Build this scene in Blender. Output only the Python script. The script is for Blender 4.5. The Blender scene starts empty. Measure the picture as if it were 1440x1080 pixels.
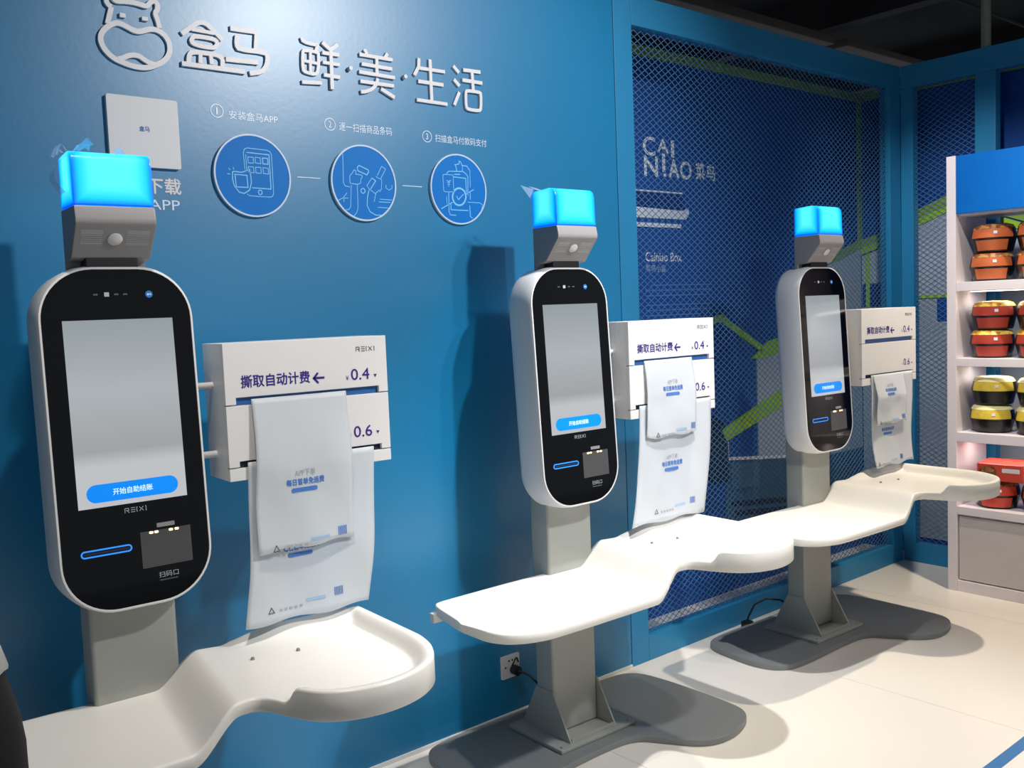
import bpy, bmesh, math, random
from mathutils import Vector, Matrix, Euler
random.seed(7)
S = bpy.context.scene
COL = S.collection
# ---------------------------------------------------------------- camera
F_PX = 1329.3
cam_d = bpy.data.cameras.new('camera'); cam = bpy.data.objects.new('camera', cam_d); COL.objects.link(cam)
cam_d.sensor_fit = 'HORIZONTAL'; cam_d.sensor_width = 36.0; cam_d.lens = 36.0 * F_PX / 1440.0
cam_d.clip_start = 0.05; cam_d.clip_end = 100
yaw, pitch, roll = 0.6986, -0.0761, -0.0392
fw = Vector((math.sin(yaw), math.cos(yaw), 0)); rt = Vector((math.cos(yaw), -math.sin(yaw), 0)); up = Vector((0, 0, 1))
fw, up = fw * math.cos(pitch) + up * math.sin(pitch), up * math.cos(pitch) - fw * math.sin(pitch)
rt, up = rt * math.cos(roll) + up * math.sin(roll), up * math.cos(roll) - rt * math.sin(roll)
M = Matrix((rt, up, -fw)).transposed().to_4x4(); M.translation = Vector((0, -2.6532, 1.5))
cam.matrix_world = M
S.camera = cam
# ---------------------------------------------------------------- world, lights, exposure
S.view_settings.view_transform = 'Standard'; S.view_settings.look = 'None'
S.view_settings.gamma = 1.0; S.view_settings.use_curve_mapping = False
S.view_settings.exposure = 0.0
W = bpy.data.worlds.new('hall_ambient'); S.world = W; W.use_nodes = True
bg = W.node_tree.nodes['Background']; bg.inputs[0].default_value = (0.80, 0.90, 1.0, 1); bg.inputs[1].default_value = 0.29
def spot(name, loc, aim, watts, col=(1, 1, 1), deg=70, blend=0.6, radius=0.04):
    d = bpy.data.lights.new(name, 'SPOT'); d.energy = watts; d.color = col
    d.spot_size = math.radians(deg); d.spot_blend = blend; d.shadow_soft_size = radius
    o = bpy.data.objects.new(name, d); COL.objects.link(o); o.location = loc
    o.rotation_euler = (Vector(aim) - Vector(loc)).to_track_quat('-Z', 'Y').to_euler()
    return o
spot('track_or_fill_spot', (2.65, -2.75, 3.35), (1.9, 0.0, 1.55), 265, (0.98, 0.99, 1.0), 76, 0.8, 0.07)
spot('track_or_fill_spot', (3.05, -2.75, 3.35), (2.5, 0.0, 1.2), 90, (1.0, 0.98, 0.95), 66, 0.8, 0.05)
spot('track_or_fill_spot', (2.32, -1.25, 3.35), (2.36, -0.85, 0.3), 295, (1.0, 0.985, 0.975), 62, 0.7, 0.035)
spot('track_or_fill_spot', (4.28, -1.15, 3.35), (3.95, -0.95, 0.3), 270, (1.0, 0.88, 0.70), 68, 0.8, 0.04)
spot('track_or_fill_spot', (0.75, -1.25, 3.35), (0.9, -0.65, 0.5), 120, (1.0, 0.93, 0.84), 60, 0.8, 0.04)
spot('track_or_fill_spot', (3.3, -1.0, 3.35), (5.2, -0.30, 1.15), 190, (1.0, 0.95, 0.92), 50, 0.8, 0.05)  # added fill spot, placed to brighten the showcase mural and shelf header
# ---------------------------------------------------------------- materials
def lin(c):
    c = c / 255.0
    return c / 12.92 if c <= 0.04045 else ((c + 0.055) / 1.055) ** 2.4
def rgb(r, g, b): return (lin(r), lin(g), lin(b), 1)
MATS = {}
def mat(name, col, rough=0.5, metal=0.0, emit=None, estr=0.0, bump=0.0, bscale=200.0, vary=0.0, vscale=3.0, trans=0.0, alpha=1.0, coat=0.0, spec=0.5, sss=0.0):
    m = bpy.data.materials.new(name); m.use_nodes = True; nt = m.node_tree; b = nt.nodes['Principled BSDF']
    b.inputs['Base Color'].default_value = rgb(*col); b.inputs['Roughness'].default_value = rough; b.inputs['Metallic'].default_value = metal
    b.inputs['Specular IOR Level'].default_value = spec
    b.inputs['Transmission Weight'].default_value = trans; b.inputs['Alpha'].default_value = alpha; b.inputs['Coat Weight'].default_value = coat; b.inputs['Coat Roughness'].default_value = 0.46
    if emit: b.inputs['Emission Color'].default_value = rgb(*emit); b.inputs['Emission Strength'].default_value = estr
    tc = nt.nodes.new('ShaderNodeTexCoord')
    if bump:
        n = nt.nodes.new('ShaderNodeTexNoise'); n.inputs['Scale'].default_value = bscale; n.inputs['Detail'].default_value = 3
        nt.links.new(tc.outputs['Object'], n.inputs['Vector'])
        bp = nt.nodes.new('ShaderNodeBump'); bp.inputs['Strength'].default_value = bump; bp.inputs['Distance'].default_value = 0.002
        nt.links.new(n.outputs['Fac'], bp.inputs['Height']); nt.links.new(bp.outputs['Normal'], b.inputs['Normal'])
    if vary:
        n = nt.nodes.new('ShaderNodeTexNoise'); n.inputs['Scale'].default_value = vscale; n.inputs['Detail'].default_value = 4
        nt.links.new(tc.outputs['Object'], n.inputs['Vector'])
        mx = nt.nodes.new('ShaderNodeMix'); mx.data_type = 'RGBA'
        c = rgb(*col); mx.inputs['A'].default_value = tuple(x * (1 - vary) for x in c[:3]) + (1,); mx.inputs['B'].default_value = tuple(min(1, x * (1 + vary)) for x in c[:3]) + (1,)
        nt.links.new(n.outputs['Fac'], mx.inputs['Factor']); nt.links.new(mx.outputs['Result'], b.inputs['Base Color'])
    MATS[name] = m; return m
mat('wall_blue', (0, 119, 168), 0.37, spec=0.9, vary=0.04, vscale=1.2, bump=0.08, bscale=60)
mat('frame_blue', (36, 128, 176), 0.45, vary=0.05, vscale=5, bump=0.1, bscale=80)
mat('mesh_blue', (76, 122, 168), 0.5, vary=0.05)
mat('navy', (0, 72, 158), 0.6, vary=0.06, vscale=1.5)
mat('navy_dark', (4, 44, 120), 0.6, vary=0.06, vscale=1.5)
mat('floor_white', (232, 226, 216), 0.30, vary=0.03, vscale=2.0, bump=0.03, bscale=30)
mat('white_trim', (225, 225, 222), 0.5, vary=0.03)
mat('stripe_blue', (20, 110, 170), 0.4, vary=0.05)
mat('ceiling_dark', (26, 25, 27), 0.9, vary=0.2, vscale=2)
mat('beam_dark', (34, 32, 34), 0.8, vary=0.2, vscale=6)
mat('duct_brown', (92, 76, 70), 0.6, vary=0.25, vscale=9)
mat('steel', (150, 152, 138), 0.45, 0.6, vary=0.1, vscale=20)
mat('white_plastic', (224, 222, 221), 0.38, vary=0.015, vscale=6, bump=0.03, bscale=400)
mat('solid_surface', (242, 238, 230), 0.32, vary=0.015, vscale=5)
mat('head_grey', (142, 139, 140), 0.42, vary=0.03, vscale=8)
mat('post_grey', (158, 160, 154), 0.42, 0.1, vary=0.04, vscale=6, bump=0.03, bscale=300)
mat('base_grey', (130, 133, 133), 0.45, 0.1, vary=0.06, vscale=5, bump=0.06, bscale=300)
mat('black_glass', (5, 6, 9), 0.05, spec=0.35)
mat('black_plastic', (18, 18, 20), 0.5, vary=0.1)
mat('dark_slot', (20, 34, 62), 0.6, vary=0.1)
mat('blue_film', (48, 102, 165), 0.4, vary=0.06, vscale=10)
mat('ink_navy', (42, 22, 125), 0.6, vary=0.05)
mat('ink_grey', (72, 72, 80), 0.6, vary=0.05)
mat('ink_lightgrey', (165, 170, 178), 0.6, vary=0.05)
mat('ink_blue', (70, 120, 195), 0.6, vary=0.12, vscale=60)
mat('ink_paleblue', (158, 186, 220), 0.6, vary=0.1, vscale=60)
mat('ink_white', (222, 234, 250), 0.37, spec=1.0, vary=0.03)
mat('letter_white', (230, 226, 228), 0.4, vary=0.02)
mat('plaque_blue', (0, 118, 204), 0.55, spec=0.25, vary=0.03)
mat('plaque_rim', (205, 222, 240), 0.4, vary=0.03)
mat('icon_line', (130, 205, 250), 0.5, vary=0.03)
mat('card_white', (232, 228, 228), 0.5, vary=0.02)
mat('cord_black', (14, 14, 16), 0.5, vary=0.1)
mat('green', (158, 205, 48), 0.55, vary=0.1, vscale=8)
mat('green_dim', (136, 168, 72), 0.6, vary=0.1, vscale=8)
mat('house_grey', (176, 188, 200), 0.7, vary=0.05)
mat('ground_teal', (58, 98, 128), 0.7, vary=0.08)
mat('box_teal', (66, 108, 138), 0.7, vary=0.06)
mat('mural_dark', (28, 44, 62), 0.7, vary=0.1)
mat('mural_white', (232, 238, 244), 0.6, vary=0.05)
mat('shelf_white', (230, 222, 226), 0.42, vary=0.02)
mat('header_blue', (0, 100, 186), 0.45, spec=0.3, vary=0.02)
mat('door_grey', (205, 197, 196), 0.42, vary=0.02)
mat('trouser_black', (18, 17, 19), 0.85, vary=0.15, vscale=14, bump=0.2, bscale=300)
mat('shirt_white', (224, 223, 220), 0.8, vary=0.04, vscale=9, bump=0.2, bscale=200)
mat('skin', (205, 160, 132), 0.55, vary=0.05, vscale=12)
mat('hair_black', (20, 17, 16), 0.6, vary=0.2, vscale=40, bump=0.3, bscale=150)
mat('shoe_black', (22, 22, 24), 0.4, vary=0.1)
mat('lip', (168, 100, 90), 0.5, vary=0.04)
mat('eye', (30, 22, 20), 0.2, vary=0.04)
mat('tray_black', (24, 23, 25), 0.3, vary=0.15, vscale=30)
mat('sleeve_orange', (192, 100, 54), 0.45, vary=0.12, vscale=30)
mat('sleeve_red', (178, 62, 48), 0.45, vary=0.15, vscale=30)
mat('sleeve_yellow', (226, 196, 70), 0.45, vary=0.2, vscale=45)
mat('sleeve_cream', (228, 220, 160), 0.45, vary=0.1, vscale=30)
mat('pack_red', (214, 70, 52), 0.4, vary=0.1, vscale=20)
mat('lamp_white', (250, 250, 250), 0.4, emit=(255, 240, 225), estr=4.0)
mat('slot_light', (40, 130, 230), 0.4, emit=(45, 135, 235), estr=0.75)
mat('led_warm', (255, 220, 160), 0.4, emit=(255, 205, 130), estr=5.0)
mat('scan_grey', (78, 78, 78), 0.2, vary=0.1, vscale=15)
mat('button_blue', (0, 120, 215), 0.3, emit=(0, 118, 214), estr=0.75)
mat('button_text', (200, 225, 245), 0.3, emit=(190, 220, 245), estr=0.8)
mat('logo_silver', (170, 172, 175), 0.4, vary=0.03)
mat('badge_blue', (40, 105, 170), 0.3, emit=(40, 105, 170), estr=0.15)
mat('film_clear', (205, 215, 250), 0.15, vary=0.1, vscale=40, alpha=0.45)
def food(name, c1, c2, c3, sc=38):
    m = mat(name, c1, 0.45); nt = m.node_tree; b = nt.nodes['Principled BSDF']
    tc = nt.nodes.new('ShaderNodeTexCoord'); n = nt.nodes.new('ShaderNodeTexVoronoi'); n.inputs['Scale'].default_value = sc
    r = nt.nodes.new('ShaderNodeValToRGB'); r.color_ramp.elements[0].color = rgb(*c1); r.color_ramp.elements[1].color = rgb(*c3)
    e = r.color_ramp.elements.new(0.45); e.color = rgb(*c2)
    nt.links.new(tc.outputs['Object'], n.inputs['Vector']); nt.links.new(n.outputs['Color'], r.inputs['Fac']); nt.links.new(r.outputs['Color'], b.inputs['Base Color'])
food('food_yellow', (120, 60, 30), (226, 176, 60), (245, 220, 120), 60)
food('food_brown', (60, 34, 22), (150, 84, 44), (190, 150, 90), 60)
# lit screen: pale grey picture, lighter towards its foot
m = mat('screen_lit', (20, 22, 24), 0.08); nt = m.node_tree; b = nt.nodes['Principled BSDF']
tc = nt.nodes.new('ShaderNodeTexCoord'); sp = nt.nodes.new('ShaderNodeSeparateXYZ'); mr = nt.nodes.new('ShaderNodeMapRange'); cr = nt.nodes.new('ShaderNodeValToRGB')
mr.inputs['From Min'].default_value = 1.085; mr.inputs['From Max'].default_value = 1.52
nt.links.new(tc.outputs['Object'], sp.inputs[0]); nt.links.new(sp.outputs['Z'], mr.inputs['Value']); nt.links.new(mr.outputs['Result'], cr.inputs['Fac']); nt.links.new(cr.outputs['Color'], b.inputs['Emission Color'])
cr.color_ramp.elements[0].color = rgb(206, 208, 212); cr.color_ramp.elements[1].color = rgb(158, 168, 172)
for p_, c_ in ((0.22, (206, 209, 212)), (0.30, (172, 175, 178)), (0.62, (186, 192, 196))):
    e = cr.color_ramp.elements.new(p_); e.color = rgb(*c_)
b.inputs['Emission Strength'].default_value = 0.82
# beacon diffuser: bright cyan faces, deeper blue along its edges where the lamps inside do not reach
m = mat('beacon', (20, 120, 200), 0.25); nt = m.node_tree; b = nt.nodes['Principled BSDF']
tc = nt.nodes.new('ShaderNodeTexCoord'); sp = nt.nodes.new('ShaderNodeSeparateXYZ'); nt.links.new(tc.outputs['Object'], sp.inputs[0])
def mth(op, a, b_=None, v=None):
    n = nt.nodes.new('ShaderNodeMath'); n.operation = op; nt.links.new(a, n.inputs[0])
    if b_ is not None: nt.links.new(b_, n.inputs[1])
    elif v is not None: n.inputs[1].default_value = v
    return n.outputs[0]
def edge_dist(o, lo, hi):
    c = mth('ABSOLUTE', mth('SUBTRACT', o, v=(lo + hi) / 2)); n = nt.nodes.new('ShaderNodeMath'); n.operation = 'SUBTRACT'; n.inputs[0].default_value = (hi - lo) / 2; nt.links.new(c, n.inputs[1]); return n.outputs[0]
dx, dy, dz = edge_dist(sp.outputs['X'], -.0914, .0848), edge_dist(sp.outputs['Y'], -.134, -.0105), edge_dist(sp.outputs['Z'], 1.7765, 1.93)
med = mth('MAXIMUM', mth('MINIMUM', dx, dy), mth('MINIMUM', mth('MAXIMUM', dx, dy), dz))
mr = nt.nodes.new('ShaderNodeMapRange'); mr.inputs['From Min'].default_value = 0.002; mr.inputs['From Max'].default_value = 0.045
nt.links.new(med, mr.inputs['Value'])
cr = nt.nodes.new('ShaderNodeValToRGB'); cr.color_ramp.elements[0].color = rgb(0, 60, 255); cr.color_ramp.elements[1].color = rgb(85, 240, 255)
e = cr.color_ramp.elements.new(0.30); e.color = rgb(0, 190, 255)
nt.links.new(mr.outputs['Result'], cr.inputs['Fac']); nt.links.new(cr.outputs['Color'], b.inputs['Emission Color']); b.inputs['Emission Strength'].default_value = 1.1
# perforated speaker grille: rows of tiny holes
m = mat('grille', (150, 148, 148), 0.5); nt = m.node_tree; b = nt.nodes['Principled BSDF']
tc = nt.nodes.new('ShaderNodeTexCoord'); vo = nt.nodes.new('ShaderNodeTexVoronoi'); vo.inputs['Scale'].default_value = 260; vo.inputs['Randomness'].default_value = 0
mt = nt.nodes.new('ShaderNodeMath'); mt.operation = 'GREATER_THAN'; mt.inputs[1].default_value = 0.36
mx = nt.nodes.new('ShaderNodeMix'); mx.data_type = 'RGBA'; mx.inputs['A'].default_value = rgb(84, 84, 86); mx.inputs['B'].default_value = rgb(166, 164, 164)
nt.links.new(tc.outputs['Object'], vo.inputs['Vector']); nt.links.new(vo.outputs['Distance'], mt.inputs[0]); nt.links.new(mt.outputs[0], mx.inputs['Factor']); nt.links.new(mx.outputs['Result'], b.inputs['Base Color'])
# thin white carrier bag film
m = mat('bag_film', (236, 240, 244), 0.45, bump=0.25, bscale=28); nt = m.node_tree; b = nt.nodes['Principled BSDF']; out = nt.nodes['Material Output']
tr = nt.nodes.new('ShaderNodeBsdfTransparent'); tl = nt.nodes.new('ShaderNodeBsdfTranslucent'); tl.inputs[0].default_value = rgb(235, 240, 245)
m1 = nt.nodes.new('ShaderNodeMixShader'); m1.inputs[0].default_value = 0.25; m2 = nt.nodes.new('ShaderNodeMixShader'); m2.inputs[0].default_value = 0.30
nt.links.new(b.outputs[0], m1.inputs[1]); nt.links.new(tl.outputs[0], m1.inputs[2]); nt.links.new(m1.outputs[0], m2.inputs[1]); nt.links.new(tr.outputs[0], m2.inputs[2]); nt.links.new(m2.outputs[0], out.inputs['Surface'])
# ---------------------------------------------------------------- mesh helpers
class MB:
    def __init__(s): s.v = []; s.f = []
    def add(s, vs, fs):
        n = len(s.v); s.v += [tuple(v) for v in vs]; s.f += [tuple(i + n for i in f) for f in fs]; return s
    def box(s, x0, x1, y0, y1, z0, z1):
        return s.add([(x0, y0, z0), (x1, y0, z0), (x1, y1, z0), (x0, y1, z0), (x0, y0, z1), (x1, y0, z1), (x1, y1, z1), (x0, y1, z1)],
                     [(0, 3, 2, 1), (4, 5, 6, 7), (0, 1, 5, 4), (1, 2, 6, 5), (2, 3, 7, 6), (3, 0, 4, 7)])
    def rings(s, rings, cap0=True, cap1=True, closed=True):
        n = len(rings[0]); vs = [p for r in rings for p in r]; fs = []
        for k in range(len(rings) - 1):
            for i in range(n if closed else n - 1):
                j = (i + 1) % n; fs.append((k * n + i, k * n + j, (k + 1) * n + j, (k + 1) * n + i))
        if cap0: fs.append(tuple(range(n - 1, -1, -1)))
        if cap1: fs.append(tuple((len(rings) - 1) * n + i for i in range(n)))
        return s.add(vs, fs)
    def prism(s, poly, fn, w0, w1):
        return s.rings([[fn(u, v, w0) for u, v in poly], [fn(u, v, w1) for u, v in poly]])
    def tube(s, path, r, n=8, cap=True):
        pts = [Vector(p) for p in path]; rs = []
        rr = r if isinstance(r, (list, tuple)) else [r] * len(pts)
        ref = Vector((0.3, 0.2, 0.93)).normalized()
        for i, p in enumerate(pts):
            t = (pts[min(i + 1, len(pts) - 1)] - pts[max(i - 1, 0)]).normalized()
            a = t.cross(ref)
            if a.length < 1e-3: a = t.cross(Vector((1, 0, 0)))
            a.normalize(); b = t.cross(a)
            rs.append([p + (a * math.cos(k * 2 * math.pi / n) + b * math.sin(k * 2 * math.pi / n)) * rr[i] for k in range(n)])
        return s.rings(rs, cap, cap)
    def grid(s, fn, nu, nv):
        vs = [fn(i / nu, j / nv) for j in range(nv + 1) for i in range(nu + 1)]
        return s.add(vs, [(j * (nu + 1) + i, j * (nu + 1) + i + 1, (j + 1) * (nu + 1) + i + 1, (j + 1) * (nu + 1) + i) for j in range(nv) for i in range(nu)])
    def build(s, name, m, parent=None, smooth=False, bevel=0.0, seg=2, angle=40, solid=0.0):
        me = bpy.data.meshes.new(name); me.from_pydata(s.v, [], s.f); me.update()
        bm = bmesh.new(); bm.from_mesh(me)
        bmesh.ops.recalc_face_normals(bm, faces=bm.faces)
        if bevel:
            es = [e for e in bm.edges if len(e.link_faces) == 2 and e.calc_face_angle(0) > math.radians(angle)]
            bmesh.ops.bevel(bm, geom=es, offset=bevel, segments=seg, affect='EDGES', profile=0.5, clamp_overlap=True)
            smooth = True
        bm.to_mesh(me); bm.free()
        if smooth:
            me.shade_smooth() if hasattr(me, 'shade_smooth') else None
            me.set_sharp_from_angle(angle=math.radians(angle))
        mm = MATS[m] if isinstance(m, str) else m
        me.materials.append(mm)
        o = bpy.data.objects.new(name, me); COL.objects.link(o)
        if parent: o.parent = parent
        if solid:
            md = o.modifiers.new('thickness', 'SOLIDIFY'); md.thickness = solid; md.offset = 0
        if bevel:
            md = o.modifiers.new('face_normals', 'WEIGHTED_NORMAL'); md.keep_sharp = True
        return o
def tag(o, label=None, cat=None, group=None, kind=None):
    if label: o['label'] = label
    if cat: o['category'] = cat
    if group: o['group'] = group
    if kind: o['kind'] = kind
    return o
def thing(name, loc, label, cat, group=None, rz=0.0):
    o = bpy.data.objects.new(name, None); COL.objects.link(o); o.location = loc; o.rotation_euler = (0, 0, rz); o.empty_display_size = 0.1
    return tag(o, label, cat, group)
def copy_tree(o, parent=None):
    c = o.copy(); COL.objects.link(c); c.parent = parent
    for ch in list(o.children):
        copy_tree(ch, c)
    return c
FRONT = lambda y: (lambda u, v, w: (u, y - w, v))        # plane facing -y
def chaikin(pts, closed, it=2):
    for _ in range(it):
        q = []
        n = len(pts)
        if not closed: q.append(pts[0])
        for i in range(n if closed else n - 1):
            a, b = pts[i], pts[(i + 1) % n]
            q += [(a[0] * .75 + b[0] * .25, a[1] * .75 + b[1] * .25), (a[0] * .25 + b[0] * .75, a[1] * .25 + b[1] * .75)]
        if not closed: q.append(pts[-1])
        pts = q
    return pts
def ribbon(mb, pts, w, fn, d0, d1, closed=False):
    n = len(pts); L = []; R = []
    for i in range(n):
        a = Vector(pts[i - 1]) if (closed or i > 0) else None; c = Vector(pts[(i + 1) % n]) if (closed or i < n - 1) else None; b = Vector(pts[i])
        d1_ = (b - a).normalized() if a is not None and (b - a).length > 1e-9 else None
        d2_ = (c - b).normalized() if c is not None and (c - b).length > 1e-9 else None
        if d1_ is None: d1_ = d2_
        if d2_ is None: d2_ = d1_
        t = (d1_ + d2_)
        t = t.normalized() if t.length > 1e-6 else d1_
        nn = Vector((-t.y, t.x)); k = max(0.5, nn.dot(Vector((-d1_.y, d1_.x))))
        L.append(b + nn * (w / 2 / k)); R.append(b - nn * (w / 2 / k))
    vs = []
    for l, r in zip(L, R): vs += [fn(l.x, l.y, d0), fn(r.x, r.y, d0), fn(r.x, r.y, d1), fn(l.x, l.y, d1)]
    fs = []
    for i in range(n if closed else n - 1):
        j = (i + 1) % n; a, b = 4 * i, 4 * j
        fs += [(a, a + 1, b + 1, b), (a + 1, a + 2, b + 2, b + 1), (a + 2, a + 3, b + 3, b + 2), (a + 3, a, b, b + 3)]
    if not closed:
        fs += [(0, 3, 2, 1), (4 * n - 4, 4 * n - 3, 4 * n - 2, 4 * n - 1)]
    mb.add(vs, fs)
def rrect(u0, u1, v0, v1, r, n=8):
    P = []
    for cx, cy, a0 in ((u1 - r, v1 - r, 0), (u0 + r, v1 - r, 90), (u0 + r, v0 + r, 180), (u1 - r, v0 + r, 270)):
        for k in range(n + 1):
            a = math.radians(a0 + 90 * k / n); P.append((cx + r * math.cos(a), cy + r * math.sin(a)))
    return P
def circle(cx, cy, r, n=32): return [(cx + r * math.cos(2 * math.pi * k / n), cy + r * math.sin(2 * math.pi * k / n)) for k in range(n)]
_font_cache = {}
def text(name, body, box, fn, m, parent=None, off=0.0, w=0.0, fit=True):
    """flat lettering; box = (u0, u1, v0, v1) of the inked area; fn maps (u, v, w) to 3D"""
    key = body
    if key not in _font_cache:
        c = bpy.data.curves.new('glyphs', 'FONT'); c.body = body; c.size = 1.0; c.resolution_u = 3
        o = bpy.data.objects.new('glyphs', c); COL.objects.link(o)
        bpy.context.view_layer.update()
        me = bpy.data.meshes.new_from_object(o.evaluated_get(bpy.context.evaluated_depsgraph_get()))
        _font_cache[key] = ([tuple(v.co) for v in me.vertices], [tuple(p.vertices) for p in me.polygons])
        bpy.data.objects.remove(o); bpy.data.curves.remove(c); bpy.data.meshes.remove(me)
    vs, fs = _font_cache[key]
    x0 = min(v[0] for v in vs); x1 = max(v[0] for v in vs); y0 = min(v[1] for v in vs); y1 = max(v[1] for v in vs)
    u0, u1, v0, v1 = box
    me = bpy.data.meshes.new(name); V = []; Fc = []; H = (v1 - v0) * off
    for q, (a, b) in enumerate(((0, 0),) if off <= 0 else ((-1, 0), (1, 0), (0, 1), (0, -1))):   # heavier weight from nudged copies
        n0 = len(V); V += [fn(u0 + (v[0] - x0) / (x1 - x0) * (u1 - u0) + a * H, v0 + (v[1] - y0) / (y1 - y0) * (v1 - v0) + b * H, w + q * 0.00006) for v in vs]
        Fc += [tuple(i + n0 for i in f) for f in fs]
    me.from_pydata(V, [], Fc)
    me.materials.append(MATS[m]); o = bpy.data.objects.new(name, me); COL.objects.link(o)
    if parent: o.parent = parent
    return o
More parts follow.
